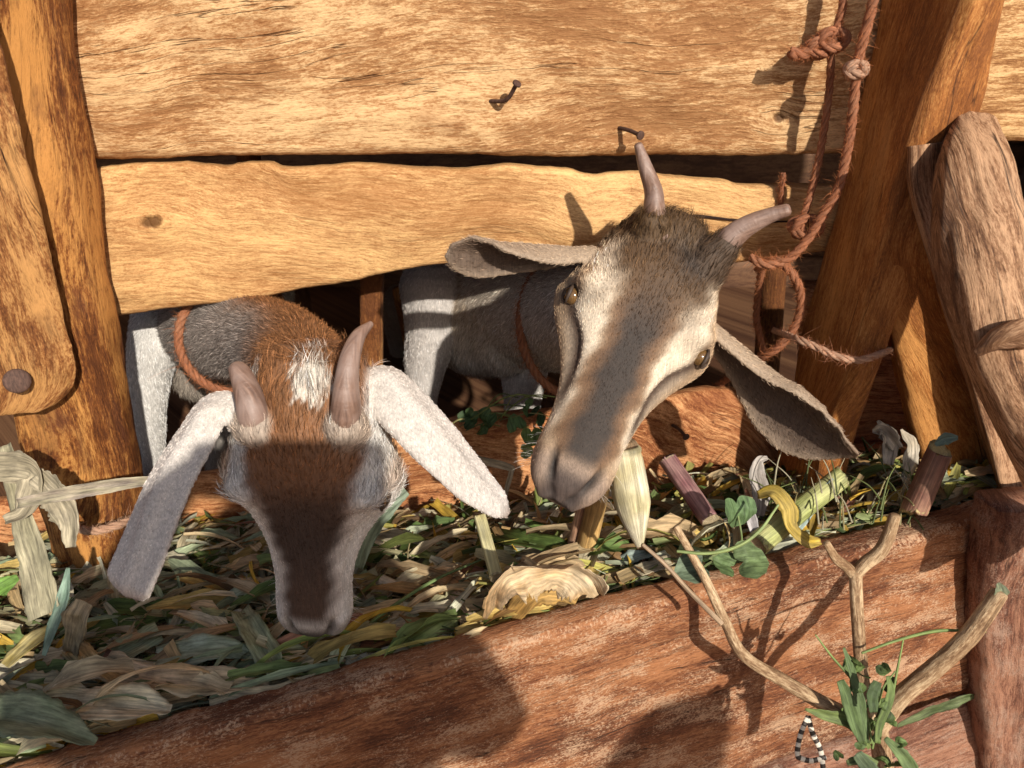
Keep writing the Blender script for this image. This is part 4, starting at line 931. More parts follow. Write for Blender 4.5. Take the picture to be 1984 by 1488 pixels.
for k in range(3900):
    x = rg.uniform(-.62, .66); yr, zr = rim_at(x); y = (yr + .036) * rg.uniform(0, 1) ** .9; z = feedz(x, y)
    small = rg.random() < .42
    L = rg.uniform(.012, .035) if small else rg.uniform(.03, .13); w = rg.uniform(.0015, .006) if small else rg.uniform(.003, .015)
    a = rg.uniform(0, 2 * math.pi) if rg.random() < .5 else rg.normal(.2, .5); el = rg.normal(0, .22)
    d = V3(math.cos(a) * math.cos(el), math.sin(a) * math.cos(el), math.sin(el)); up = nrm(V3(*rg.normal(0, .5, 2), 1))
    # keep inside the trough
    if abs(y - d[1] * L / 2) < .004 or y + d[1] * L / 2 > -.004 or (y - abs(d[1]) * L / 2 < yr + .03): d = nrm(V3(abs(d[0]) + .3, .26, .05 + d[2] * .5)); y = min(y, -.012); y = max(y, yr + .034)
    c = np.array(pal[rg.integers(len(pal))]) * rg.uniform(.45, 1.3)
    left = x < -.2 and rg.random() < .5
    if left: c = np.array([(.60, .57, .38), (.76, .66, .44), (.36, .44, .26)][rg.integers(3)]) * rg.uniform(.7, 1.1)
    strip(sp, V3(x, y, z + rg.uniform(-.006, .010)), d, up, L, w, c, rg.uniform(-.1, .7), rg.normal(0, .5), 4 if small else 7, rg.normal(0, .9), rg.choice([.02, .1, .3, .85]), rg.uniform(0, .2), .5, k)
for k in range(560):   # larger torn husks on top
    x = rg.uniform(-.62, .30) if k % 3 else rg.uniform(-.62, .64); yr, zr = rim_at(x); y = (yr + .045) * rg.uniform(.12, 1); L = rg.uniform(.05, .13); w = rg.uniform(.010, .025)
    a = rg.normal(.25, .55); d = V3(math.cos(a), math.sin(a), rg.normal(.03, .12))
    if y - abs(d[1]) * L / 2 < yr + .03: d = nrm(V3(d[0], .28 + rg.normal(0, .08), .03))
    if y + abs(d[1]) * L / 2 > -.004: d = nrm(V3(d[0], .12, .05)); y -= .02
    c = np.array([(.66, .56, .36), (.74, .66, .46), (.50, .46, .26), (.40, .46, .28), (.22, .30, .10), (.62, .44, .14), (.56, .40, .22), (.12, .19, .05)][rg.integers(8)]) * rg.uniform(.7, 1.25)
    strip(sp, V3(x, y, feedz(x, y) + rg.uniform(.0, .012)), d, nrm(V3(*rg.normal(0, .35, 2), 1)), L, w, c, rg.uniform(.1, .9), rg.normal(0, .45), 10, rg.normal(0, .8), rg.choice([.05, .4, .9]), rg.uniform(.05, .22), .6, k)
for k in range(620):   # loose pile at the right end
    x = rg.uniform(.20, .62); yr, zr = rim_at(x); y = (yr + .035) * rg.uniform(.05, .95); h = rg.uniform(0, .035); d = V3(rg.normal(), rg.normal() * .35, rg.normal(.2, .5)); L = rg.uniform(.02, .07)
    c = np.array(pal[rg.integers(len(pal))]) * rg.uniform(.5, 1.2); strip(sp, V3(x, min(-.02, y), feedz(x, y) + h), d, V3(*rg.normal(0, .6, 2), 1), L, rg.uniform(.002, .011), c, rg.uniform(.1, .9), rg.normal(0, .6), 7, rg.normal(0, 1), .3, .1, .5, k)
for k in range(1500):   # thin stems
    x = rg.uniform(-.60, .64); yr, zr = rim_at(x); y = np.clip((yr + .04) * rg.uniform(0, 1), yr + .04, -.01); a = rg.normal(.25, .6); d = V3(math.cos(a), math.sin(a) * .5, rg.normal(0, .2))
    c = np.array([(.22, .26, .08), (.46, .38, .2), (.35, .25, .12), (.14, .19, .06)][rg.integers(4)]) * rg.uniform(.7, 1.2); L = rg.uniform(.03, .10); p = V3(x, y, feedz(x, y) + rg.uniform(0, .012))
    m = p + nrm(rg.normal(size=3)) * L * .08; v, f, u = tube([p - nrm(d) * L / 2, m, p + nrm(d) * L / 2], [rg.uniform(.0004, .0011)], seg=5, nres=7, capround=0); sp.add(v, f, u, c)
o = sp.build('chopped_fodder', M_leaf, None, loc=(0, -.2, .3)); tag(o, 'loose chopped stalks, leaves and grass filling the trough', 'fodder', kind='stuff')

def leaf(label, pts, wid, col, col2=None, fold=.25, mat=None, wavy=.1, roll=0.0, up=None, name='dry_leaf', cat='leaf', nseg=40, rag=.12, seed=0, m=9, th=.0004, ends=(.15, .05), veins=0.0, group=None):
    """one big leaf or husk: path, widths, thin solid sheet"""
    C = smooth_path(pts, nseg); T, A, B = frames(C, V3(0, -.3, 1) if up is None else up); V = []; U = []; CC = []; s = 0
    wv = np.interp(np.linspace(0, 1, nseg), np.linspace(0, 1, len(wid)), wid)
    col = np.array(col); col2 = col if col2 is None else np.array(col2)
    for side in (0, 1):
        s = 0
        for i in range(nseg):
            if i: s += np.linalg.norm(C[i] - C[i - 1])
            t = i / (nseg - 1); r = roll * t; S = B[i] * math.cos(r) + A[i] * math.sin(r); Un = A[i] * math.cos(r) - B[i] * math.sin(r)
            for j in range(m):
                k = j / (m - 1) * 2 - 1; w_ = wv[i] * (1 + rag * fbm(t * 7 + seed, seed * 1.7 + (3 if k > 0 else 0), 1) + rag * .5 * fbm(t * 30, seed, 5 + k))
                z = fold * abs(k) * w_ + wavy * w_ * (math.sin(t * 13 + seed + (0 if k > 0 else 2)) * abs(k) ** 1.5) + .12 * w_ * fbm(t * 6 + seed, k * 1.5, 3)
                V.append(C[i] + S * k * w_ + Un * (z - (th if side else 0))); U.append((s + seed * .21, k * w_ + seed * .11))
                q = np.clip(.5 + .9 * fbm(t * 4 + seed, k * 1.2, 9), 0, 1); cc = col * (1 - q) + col2 * q
                if veins: cc = cc * (1 - veins * (abs(k) < .12))
                CC.append(cc)
    n = nseg * m; F = []
    for i in range(nseg - 1):
        for j in range(m - 1):
            a = i * m + j; F.append((a, a + m, a + m + 1, a + 1)); F.append((n + a, n + a + 1, n + a + m + 1, n + a + m))
        a = i * m; F.append((a, n + a, n + a + m, a + m)); a += m - 1; F.append((a, a + m, n + a + m, n + a))
    for j in range(m - 1):
        F.append((j, j + 1, n + j + 1, n + j)); q = (nseg - 1) * m + j; F.append((q, n + q, n + q + 1, q + 1))
    o = mesh_obj(name, V, F, mat or M_leaf, None, U, CC, True, loc=np.mean(V, axis=0)); return tag(o, label, cat, group)
def stalk(label, p0, p1, r0, r1, col, col2=None, sq=2.3, cut=True, mid=None, pith=(.42, .33, .20), name='corn_stalk', cat='stalk', seed=0, node=None, split=0.0, group=None, slant=0.6, prof=None):
    """cut stalk: fibrous rind, pale pith at slanted ends, a node ring"""
    p0 = np.array(p0); p1 = np.array(p1); pts = [p0, p1] if mid is None else [p0, mid, p1]; n = 40; C = smooth_path(pts, n); T, A, B = frames(C, V3(.2, -1, .3)); seg = 28
    col = np.array(col); col2 = col if col2 is None else np.array(col2); V = []; U = []; CC = []; s = 0
    for i in range(n):
        if i: s += np.linalg.norm(C[i] - C[i - 1])
        t = i / (n - 1); r = r0 + (r1 - r0) * t
        if prof is not None: r *= np.interp(t, np.linspace(0, 1, len(prof)), prof)
        if node is not None: r *= 1 + .16 * math.exp(-((t - node) / .025) ** 2)
        for j in range(seg):
            q = 2 * math.pi * j / seg; x = math.copysign(abs(math.cos(q)) ** (2 / sq), math.cos(q)); y = math.copysign(abs(math.sin(q)) ** (2 / sq), math.sin(q)); k = 1 + .04 * fbm(math.cos(q) * 2 + seed, math.sin(q) * 2, t * 3)
            k *= 1 - split * math.exp(-((q - 2.2) / .25) ** 2)
            sl = 0.0
            if i == 0: sl = slant * r * (x + .3 * fbm(q * 2, seed, 1))
            if i == n - 1: sl = slant * r * (-x + .5 * fbm(q * 2, seed, 5))
            V.append(C[i] + A[i] * r * x * k + B[i] * r * y * k + T[i] * sl); U.append((s + seed * .3, j / seg * 2 * math.pi * r0))
            f_ = np.clip(.5 + 1.0 * fbm(t * 3 + seed, math.cos(q) * .6, math.sin(q) * .6 + seed), 0, 1); c = col * (1 - f_) + col2 * f_
            if node is not None: c = c * (1 - .5 * math.exp(-((t - node) / .03) ** 2))
            if i in (0, n - 1): c = np.array(pith) * .85
            CC.append(c)
    F = [(i * seg + j, i * seg + (j + 1) % seg, (i + 1) * seg + (j + 1) % seg, (i + 1) * seg + j) for i in range(n - 1) for j in range(seg)]
    for e, i in ((0, 0), (1, n - 1)):
        ring_ = [V[i * seg + j] for j in range(seg)]; c = np.mean(ring_, axis=0); b0 = len(V)
        for j in range(seg): V.append(c + (ring_[j] - c) * .72 + T[i] * (.0015 if e == 0 else -.0015)); U.append((0, j * .001)); CC.append(np.array(pith) * (1 if j % 2 else .8))
        V.append(c); U.append((0, 0)); CC.append(np.array(pith))
        for j in range(seg):
            j2 = (j + 1) % seg; a, b_ = i * seg + j, i * seg + j2
            q1 = (a, b0 + j, b0 + j2, b_); q2 = (b0 + j, b0 + seg, b0 + j2)
            F.append(q1 if e == 0 else q1[::-1]); F.append(q2 if e == 0 else q2[::-1])
    o = mesh_obj(name, V, F, M_stalk, None, U, CC, True, loc=np.mean(V, axis=0)); return tag(o, label, cat, group)
def stem(label, pts, r, col, name='straw', cat='stem', nres=40, seg=8, parent=None, mat=None):
    v, f, u = tube(pts, np.atleast_1d(r), seg=seg, nres=nres); o = mesh_obj(name, v, f, mat or M_stalk, parent, u, np.tile(col, (len(v), 1)), True, loc=v.mean(axis=0))
    return tag(o, label, cat) if parent is None else o
G1, G2, G3 = (.11, .17, .045), (.17, .24, .08), (.28, .34, .24); T1, T2, T3 = (.55, .42, .25), (.66, .54, .36), (.34, .22, .11); Y1 = (.52, .36, .05)
# the stalk in the goat's mouth
stalk('pale white corn stalk held in the mouth of the tilted goat', Q(1205, 862, .690), Q(1240, 1062, .695), .0165, .0165, (.58, .50, .28), (.74, .67, .48), seed=1, name='corn_stalk', slant=.5, pith=(.50, .34, .2), prof=[.85, 1.0, 1.02, 1.04, 1.0, .78, .5, .16], node=.06)
stalk('purple stalk leaning on the back board right of the mouthed stalk', Q(1292, 888, .86), Q(1378, 1012, .80), .0105, .0100, (.25, .10, .11), (.42, .24, .22), seed=2)
stalk('upright purple brown stalk with a cut yellow top near the leaning braces', Q(1822, 872, .76), Q(1770, 992, .78), .0115, .0125, (.22, .10, .07), (.36, .20, .13), seed=3, pith=(.55, .45, .2))
stalk('pale green stalk lying aslant below the long drooping ear', Q(1632, 922, .80), Q(1460, 1058, .76), .0115, .0125, (.34, .38, .12), (.50, .50, .22), seed=4, split=.2)
stalk('short green stalk piece with round cut end near the trough rim', PF(785, 1262, .006), PF(882, 1200, .012), .0095, .0105, (.20, .26, .07), (.34, .38, .13), seed=5, pith=(.45, .42, .18))
stalk('dark red brown stalk lying flat against the trough rim', PF(700, 1262, -.002), PF(850, 1278, -.004), .012, .012, (.13, .05, .035), (.22, .10, .06), seed=6)
stalk('rosy cut stalk chunk between green stalk piece and crumpled pale leaf', PF(882, 1165, .010), PF(932, 1212, .002), .013, .013, (.46, .32, .22), (.60, .48, .34), seed=7, slant=.3)
stalk('brown stalk piece lying behind the long green stem', PF(800, 1110, .010), PF(905, 1150, .010), .012, .013, (.40, .22, .10), (.52, .34, .17), seed=8, node=.8)
stalk('upright split golden stalk under the chin of the tilted goat', PF(1130, 1085, .0), Q(1166, 930, .765), .011, .010, (.45, .26, .09), (.60, .40, .16), seed=9, split=.35)
stalk('thin pale upright stalk strip below the tip of the white ear', Q(928, 995, .76), Q(962, 1118, .74), .0062, .0068, (.50, .44, .20), (.60, .55, .32), seed=10, sq=4)
stalk('yellow stub of stalk poking out under the crumpled pale leaf', PF(950, 1180, .008), PF(982, 1222, .004), .0040, .0042, (.60, .42, .06), (.66, .5, .12), seed=11)
stalk('short white pith chunk in the middle of the trough', PF(738, 1128, .016), PF(770, 1142, .016), .008, .008, (.70, .64, .48), (.75, .7, .55), seed=12)
stalk('green stalk half buried left of the golden upright stalk', PF(930, 1060, .012), PF(1010, 1085, .010), .009, .009, (.26, .30, .03), (.38, .40, .06), seed=13)
stalk('orange brown split stalk beside the mouthed stalk tip', PF(1262, 1030, .02), PF(1318, 1090, .012), .008, .008, (.46, .28, .09), (.58, .4, .18), seed=14, split=.3)
stalk('pinkish stalk leaning behind the upright golden stalk', PF(1105, 1075, 0), Q(1135, 960, .785), .0065, .006, (.42, .22, .13), (.55, .34, .22), seed=15)
stalk('brown stalk lying below the crumpled pale leaf', PF(1010, 1200, -.004), PF(1110, 1150, .0), .009, .010, (.34, .20, .09), (.48, .31, .14), seed=16)
# leaves
def crumple(label, c, r, col, col2, name='dry_leaf', seed=0, up=None, elong=1.0, ang=0.0, amp=.35, cup=.5):
    n = 30; m = 44; V = []; U = []; CC = []; F = []; up = nrm(V3(0, -.45, .9) if up is None else up); a = nrm(np.cross(up, V3(math.sin(ang), math.cos(ang), 0))); b = np.cross(up, a)
    for side in (0, 1):
        for i in range(n):
            q = (i + .02) / (n - 1)
            for j in range(m):
                th = 2 * math.pi * j / m; R_ = r * q * (1 + .28 * fbm(math.cos(th) * 1.6 + seed, math.sin(th) * 1.6, seed) + .08 * fbm(math.cos(th) * 6, math.sin(th) * 6, seed))
                x = R_ * math.cos(th) * elong; y = R_ * math.sin(th); z = amp * r * (fbm(x / r * 1.3 + seed, y / r * 1.3, seed) + .6 * abs(fbm(x / r * 2.6, y / r * 2.6, seed + 2)) + .12 * fbm(x / r * 9, y / r * 9, seed + 7)) - cup * r * q ** 2.2
                V.append(np.array(c) + a * x + b * y + up * (z - (.0005 if side else 0))); U.append((x + seed, y)); k = np.clip(.5 + fbm(x / r * 2, y / r * 2, seed + 5), 0, 1); CC.append(np.array(col) * (1 - k) + np.array(col2) * k)
        b0 = side * n * m
        for i in range(n - 1):
            for j in range(m):
                q4 = (b0 + i * m + j, b0 + (i + 1) * m + j, b0 + (i + 1) * m + (j + 1) % m, b0 + i * m + (j + 1) % m); F.append(q4 if side == 0 else q4[::-1])
    for j in range(m): q = (n - 1) * m + j; q2 = (n - 1) * m + (j + 1) % m; F.append((q, n * m + q, n * m + q2, q2))
    o = mesh_obj(name, V, F, M_leaf, None, U, CC, True, loc=np.mean(V, axis=0)); return tag(o, label, 'leaf')
leaf('large crumpled pale tan leaf curled over at the trough rim', [PF(958, 1190, .006), Q(965, 1140, .655), Q(1000, 1108, .650), Q(1050, 1096, .652), Q(1100, 1098, .655), Q(1140, 1118, .655), Q(1162, 1150, .66)], [.004, .014, .020, .017, .022, .018, .006], (.60, .40, .20), (.80, .64, .42), fold=-.8, wavy=.42, rag=.55, up=UP * .75 - FW * .55, seed=4, m=21, nseg=80)
leaf('ochre underside of a torn leaf beneath the crumpled pale one', [PF(985, 1200, .01), Q(1030, 1150, .69), Q(1080, 1140, .69), Q(1120, 1160, .69)], [.006, .014, .015, .006], (.48, .28, .08), (.58, .36, .12), fold=.3, up=-FW, seed=51)
crumple('crumpled brown dry leaf at the trough rim below the lowered muzzle', PF(640, 1282, .004), .026, (.42, .27, .12), (.52, .38, .2), seed=5, elong=1.5, amp=.3)
crumple('small curled orange leaf right of the lowered goat face', PF(720, 1070, .012), .018, (.50, .30, .08), (.58, .4, .15), seed=8, elong=1.3)
crumple('small pinkish crumpled husk at the foot of the purple stalk', PF(1395, 950, .012), .018, (.50, .32, .24), (.6, .42, .32), seed=9)
leaf('broad blue green leaf blade rising beside the lowered goat cheek', [Q(785, 948, .70), Q(745, 985, .70), Q(712, 1035, .705), Q(694, 1100, .71)], [.006, .010, .010, .005], (.26, .33, .23), (.34, .42, .31), fold=.3, mat=M_green, name='corn_leaf', up=-FW, seed=1)
leaf('wide dark green corn leaf below the white ear tip', [PF(950, 1030, .022), PF(1000, 1048, .026), PF(1065, 1058, .022), PF(1110, 1075, .012)], [.008, .015, .014, .006], G1, (.17, .26, .06), fold=.35, mat=M_green, name='corn_leaf', seed=2)
leaf('large tan husk blade along the rim at lower left', [PF(168, 1290, .016), PF(230, 1305, .022), PF(330, 1322, .022), PF(440, 1325, .016), PF(520, 1330, .01)], [.006, .014, .014, .012, .004], (0.540, 0.405, 0.243), (0.702, 0.567, 0.378), fold=.5, wavy=.22, rag=.35, name='corn_husk', seed=3)
leaf('broad cream husk nearest the lower left corner', [PF(72, 1372, .018), PF(130, 1365, .024), PF(210, 1368, .022), PF(300, 1375, .012), PF(330, 1378, .01)], [.010, .017, .017, .012, .005], (0.675, 0.540, 0.338), (0.800, 0.729, 0.513), fold=.5, wavy=.2, rag=.35, roll=.5, name='corn_husk', seed=4)
leaf('big grey green leaf with yellow edge in the bottom left corner', [PF(-60, 1400, .03), PF(10, 1392, .042), PF(95, 1408, .036), PF(185, 1440, .016)], [.012, .022, .018, .003], (.24, .29, .17), (.34, .38, .24), fold=.55, wavy=.15, rag=.3, mat=M_green, name='corn_leaf', seed=5, roll=.4)
leaf('grey green chopped leaf at the foot of the left post', [PF(185, 1285, .012), PF(240, 1262, .02), PF(310, 1225, .02)], [.012, .015, .013], (0.324, 0.378, 0.216), (0.486, 0.513, 0.324), fold=.2, mat=M_green, name='corn_leaf', seed=6)
leaf('long blue grey leaf arching right of the left post foot', [PF(300, 1275, .014), PF(380, 1262, .024), PF(440, 1258, .022), PF(490, 1272, .01)], [.010, .016, .011, .003], (0.338, 0.419, 0.270), (0.486, 0.567, 0.432), fold=.3, mat=M_green, name='corn_leaf', seed=7)
leaf('crinkled grey green leaf just left of the lowered muzzle', [PF(468, 1185, .02), PF(490, 1220, .024), PF(520, 1270, .02), PF(540, 1310, .008)], [.009, .011, .013, .006], (0.351, 0.405, 0.230), (0.486, 0.540, 0.351), fold=.5, mat=M_green, name='corn_leaf', seed=8, wavy=.25)
leaf('straw coloured folded husk left of the crinkled leaf', [PF(410, 1345, .006), PF(500, 1350, .010), PF(600, 1325, .010), PF(660, 1310, .008)], [.006, .008, .008, .004], (0.594, 0.472, 0.270), (0.743, 0.621, 0.405), name='corn_husk', seed=9)
leaf('pale ragged chip of leaf beside the lowered muzzle', [PF(672, 1262, .012), PF(700, 1285, .016), PF(735, 1300, .012)], [.006, .011, .009], (.50, .46, .32), (.62, .58, .44), name='corn_husk', seed=10, rag=.4)
leaf('pale split stalk sheath lying in the middle of the trough', [PF(700, 1178, .014), PF(790, 1180, .016), PF(860, 1200, .012)], [.006, .010, .008], (.40, .40, .24), (.5, .5, .34), name='corn_husk', seed=11)
leaf('twisted yellow leaf hanging over the pale green stalk', [Q(1468, 960, .765), Q(1500, 955, .755), Q(1525, 985, .75), Q(1530, 1020, .745), Q(1560, 1048, .75), Q(1590, 1050, .76)], [.004, .008, .009, .008, .008, .003], Y1, (.62, .46, .14), fold=.35, roll=.9, up=-FW + UP * .6, name='yellow_leaf', seed=12)
leaf('white curled husk standing up below the drooping ear', [Q(1487, 886, .80), Q(1470, 893, .80), Q(1464, 920, .80), Q(1472, 955, .80), Q(1470, 1000, .79)], [.002, .005, .009, .010, .005], (.55, .48, .42), (.66, .60, .54), fold=.6, up=-FW, name='corn_husk', seed=13)
leaf('pale blue strip of leaf crossing the green stalk', [Q(1616, 930, .785), Q(1590, 960, .78), Q(1565, 1000, .775), Q(1545, 1030, .77)], [.003, .005, .004, .002], (.36, .46, .42), (.46, .56, .52), up=-FW, mat=M_green, name='corn_leaf', seed=14)
leaf('thin white onion like sheath beside the heart shaped leaf', [Q(1448, 975, .775), Q(1455, 1010, .77), Q(1470, 1060, .765)], [.004, .006, .003], (.50, .46, .46), (.6, .56, .56), fold=.8, up=-FW, name='corn_husk', seed=15)
leaf('dangling dry strip of leaf across the back board', [Q(865, 885, .86), Q(920, 890, .85), Q(985, 905, .845), Q(990, 915, .845), Q(978, 960, .84), Q(975, 990, .84)], [.003, .005, .004, .003, .003, .002], (.46, .36, .22), (.55, .45, .3), up=-FW, name='dry_leaf', seed=16)
# long shredded husks: one of each where the photograph shows them, paler towards the lower left
HUSKS = [(20, 1330, 150, 1325, .013, (.50, .45, .28), 'cream green husk lying flat at the left edge under the upright pale leaf'), (120, 1230, 200, 1320, .012, (.56, .44, .22), 'straw yellow husk slanting down left of the left post foot'),
 (205, 1330, 360, 1300, .010, (.42, .40, .24), 'olive straw husk between the two big cream husks'), (560, 1290, 700, 1245, .008, (.60, .50, .30), 'narrow straw husk beneath the lowered muzzle'), (330, 1190, 500, 1200, .008, (.50, .48, .22), 'long yellowish blade in the shade left of the muzzle'),
 (340, 1215, 520, 1235, .007, (.34, .38, .14), 'thin olive blade just under the long yellowish one'), (430, 1170, 515, 1130, .010, (.46, .48, .32), 'pale blade end catching light left of the muzzle'), (880, 1060, 820, 1000, .007, (.50, .34, .08), 'ochre leaf shred behind the thin upright stalk strip'),
 (740, 1210, 880, 1150, .009, (.44, .42, .28), 'grey straw strip under the long green stem'), (1060, 1010, 1150, 1020, .008, (.16, .22, .05), 'dark green shred below the chewing muzzle'), (1190, 1090, 1290, 1060, .008, (.40, .48, .42), 'pale bluish shred under the tip of the mouthed stalk'),
 (1200, 1120, 1330, 1075, .007, (.50, .42, .28), 'straw shred lying along the rim under the mouthed stalk'), (1540, 1040, 1660, 985, .007, (.40, .36, .2), 'dull straw shred right of the pale green stalk'), (770, 1060, 850, 1085, .008, (.36, .44, .14), 'bright green shred in the middle of the trough'),
 (700, 1130, 760, 1160, .009, (.46, .46, .14), 'yellow green leaf chip near the lowered muzzle'), (850, 1180, 950, 1140, .008, (.66, .56, .38), 'ivory husk strip left of the crumpled pale leaf'), (600, 1120, 500, 1290, .0, None, '')]
for k, (x0, y0, x1, y1, w_, cc, lab) in enumerate(HUSKS):
    if not lab: continue
    mx, my = (x0 + x1) / 2, (y0 + y1) / 2
    leaf(lab, [PF(x0, y0, .006), PF(mx, my, .018), PF(x1, y1, .008)], [w_ * .5, w_, w_ * .9, w_ * .35], tuple(q * .85 for q in cc), tuple(min(.8, q * 1.25) for q in cc), fold=.35, wavy=.15, rag=.22, seed=60 + k, name='corn_husk', roll=.5 * math.sin(k), nseg=30)
# husks at the foot of the amber post
for k, (a, b_, c_, lab) in enumerate([((1700, 815), (1722, 850), (1718, 900), 'cream husk shred at the foot of the amber post'), ((1745, 832), (1762, 870), (1748, 930), 'curled ivory husk right of the shredded one'), ((1690, 835), (1712, 835), (1740, 870), 'thin whitish husk sliver arching over the shreds'), ((1765, 900), (1750, 930), (1740, 965), 'wide ivory husk flake behind the upright purple brown stalk')]):
    leaf(lab, [Q(*a, .86), Q(*b_, .855), Q(*c_, .85)], [.002, .010, .006], (.56, .48, .36), (.70, .62, .5), fold=.6, up=-FW + RT * .3 * k, name='corn_husk', seed=20 + k, wavy=.25)
leaf('small blue green leaf on top of the upright purple brown stalk', [Q(1812, 862, .758), Q(1832, 850, .755), Q(1856, 848, .755)], [.002, .007, .002], (.22, .32, .26), (.28, .4, .33), up=-FW, mat=M_green, name='green_leaf', seed=30)
# hanging dry leaves at the far left
leaf('long pale dry stalk leaf standing up at the left edge', [Q(12, 862, .80), Q(28, 930, .79), Q(45, 1000, .77), Q(70, 1090, .75), Q(92, 1190, .73)], [.007, .010, .012, .016, .018], (.42, .38, .24), (.54, .48, .32), fold=.25, up=-FW, name='corn_leaf', seed=31)
leaf('crinkled tan leaf draped over the upright pale leaf', [Q(-30, 905, .77), Q(40, 905, .765), Q(70, 925, .76), Q(45, 990, .755), Q(10, 1010, .75)], [.014, .017, .016, .013, .005], (.42, .36, .24), (.54, .46, .32), fold=.3, up=-FW, name='dry_leaf', seed=32, wavy=.3)
leaf('dry leaf tatter hanging over the left post edge', [Q(72, 918, .76), Q(105, 950, .755), Q(135, 1000, .75), Q(140, 1060, .75)], [.008, .016, .015, .005], (.44, .38, .26), (.56, .48, .34), fold=.4, up=-FW, name='dry_leaf', seed=33, rag=.3)
leaf('purplish straw blade sticking out across the left post', [Q(35, 975, .74), Q(120, 958, .74), Q(210, 942, .745), Q(275, 933, .75), Q(330, 932, .76)], [.005, .007, .007, .005, .003], (.44, .36, .30), (.52, .46, .30), fold=.5, up=-FW, name='corn_leaf', seed=34)
leaf('narrow teal leaf hanging from the upright pale leaf', [Q(132, 1100, .735), Q(125, 1150, .73), Q(105, 1210, .72), Q(85, 1270, .71)], [.002, .006, .006, .002], (.24, .36, .26), (.34, .46, .36), up=-FW, mat=M_green, name='corn_leaf', seed=35)
leaf('yellow brown leaf blade in front of the far left heap', [PF(10, 1290, .02), PF(60, 1245, .03), PF(120, 1205, .03)], [.006, .010, .006], (.44, .34, .10), (.5, .42, .2), name='corn_leaf', seed=36)
leaf('tan leaf blade leaning on the left post foot', [PF(140, 1265, .02), Q(150, 1200, .70), Q(165, 1165, .70)], [.008, .014, .008], (.42, .32, .18), (.5, .4, .26), up=-FW, name='dry_leaf', seed=37)
leaf('small bright green leaf at the far left edge', [Q(-20, 1150, .74), Q(5, 1135, .74), Q(35, 1118, .745)], [.004, .010, .003], (.16, .30, .05), (.22, .4, .08), up=-FW, mat=M_green, name='green_leaf', seed=38)
# stems
stem('long thin green stem slanting up from the lowered muzzle', [PF(655, 1262, .012), PF(740, 1190, .03), PF(840, 1125, .032), PF(935, 1083, .028)], [.0016, .0019, .0018, .0010], (.17, .25, .09))
stem('curved straw stem standing in the middle of the trough', [PF(800, 1180, .0), PF(790, 1080, .03), PF(800, 1030, .03)], [.0009], (.50, .42, .22))
stem('thin green tendril curving over the rim toward the forked stick', [Q(1312, 1068, .70), Q(1370, 1072, .695), Q(1425, 1060, .69), Q(1470, 1030, .69), Q(1508, 978, .69)], [.0014, .0017, .0018, .0016, .0010], (.30, .38, .14))
stem('dry forked twig crossing the mouthed stalk tip', [Q(1245, 1055, .69), Q(1290, 1095, .69), Q(1335, 1145, .685), Q(1398, 1208, .672)], [.0018, .0021, .0022, .0026], (.42, .29, .18))
stem('straw bristle poking from the heap beside the green tendril', [PF(1300, 1080, .0), PF(1330, 1040, .03), PF(1345, 985, .04)], [.0012], (.50, .38, .2))
def heart(label, c, r, nrmv, upv, col, stemto=None, seed=0, name='vine_leaf', cat='leaf', parent=None):
    nrmv = nrm(nrmv); upv = nrm(np.array(upv) - nrmv * np.dot(upv, nrmv)); s = np.cross(upv, nrmv); V = []; U = []; C_ = []; F = []; n = 14; m = 40
    for side in (0, 1):
        for i in range(n):
            q = (i + .02) / (n - 1)
            for j in range(m):
                th = 2 * math.pi * j / m; rr = r * q * (.72 + .28 * math.cos(th) ** 3 + .16 * math.sin(th) ** 2 * 2 * (1 - .4 * math.cos(th)) - .22 * math.exp(-((abs(th - math.pi)) / .28) ** 2)) * (1 + .03 * math.sin(th * 9))
                x = rr * math.sin(th) * .85; y = rr * math.cos(th); z = .35 * abs(x) + .10 * r * math.sin(y / r * 4 + seed) - .25 * y * y / r + .08 * r * fbm(x / r * 3, y / r * 3, seed)
                V.append(np.array(c) + s * x + upv * y + nrmv * (z - (.0004 if side else 0))); U.append((y + seed * .1, x)); C_.append(np.array(col) * (1.25 if abs(x) < r * .04 else 1) * (1 + .15 * math.sin(abs(x) / r * 14 + y / r * 6)))
        b0 = side * n * m
        for i in range(n - 1):
            for j in range(m):
                q4 = (b0 + i * m + j, b0 + (i + 1) * m + j, b0 + (i + 1) * m + (j + 1) % m, b0 + i * m + (j + 1) % m); F.append(q4 if side else q4[::-1])
    o = mesh_obj(name, V, F, M_green, parent, U, C_, True, loc=np.mean(V, axis=0)); return o if parent else tag(o, label, cat)
vn = -FW * .8 + UP * .5
heart('heart shaped green leaf upright beside the yellow leaf', Q(1428, 985, .735), .020, -FW + RT * .3, -UP * .9 + RT * .1, (.15, .24, .10), seed=1)
stem('short stalk under the heart shaped leaf', [Q(1430, 1000, .735), Q(1437, 1040, .73), Q(1434, 1066, .715)], [.0010], (.28, .36, .13))
heart('wrinkled green vine leaf drooping on the trough rim', Q(1450, 1088, .705), .021, vn, RT + UP * .2, (.17, .24, .10), seed=2)
heart('small green vine leaf touching the wrinkled one', Q(1408, 1095, .71), .014, vn + RT * .3, -RT + UP * .5, (.14, .21, .08), seed=3)
heart('folded grey green leaf on the rim left of the vine leaves', Q(1345, 1100, .715), .019, vn, -RT - UP * .3, (.19, .25, .16), seed=4)
heart('round green leaf dangling left of the chewing muzzle', Q(1030, 842, .80), .013, -FW, -UP, (.17, .25, .07), seed=5)
heart('smaller pale green leaf just under the dangling round one', Q(1018, 874, .80), .009, -FW, RT, (.30, .36, .13), seed=6)
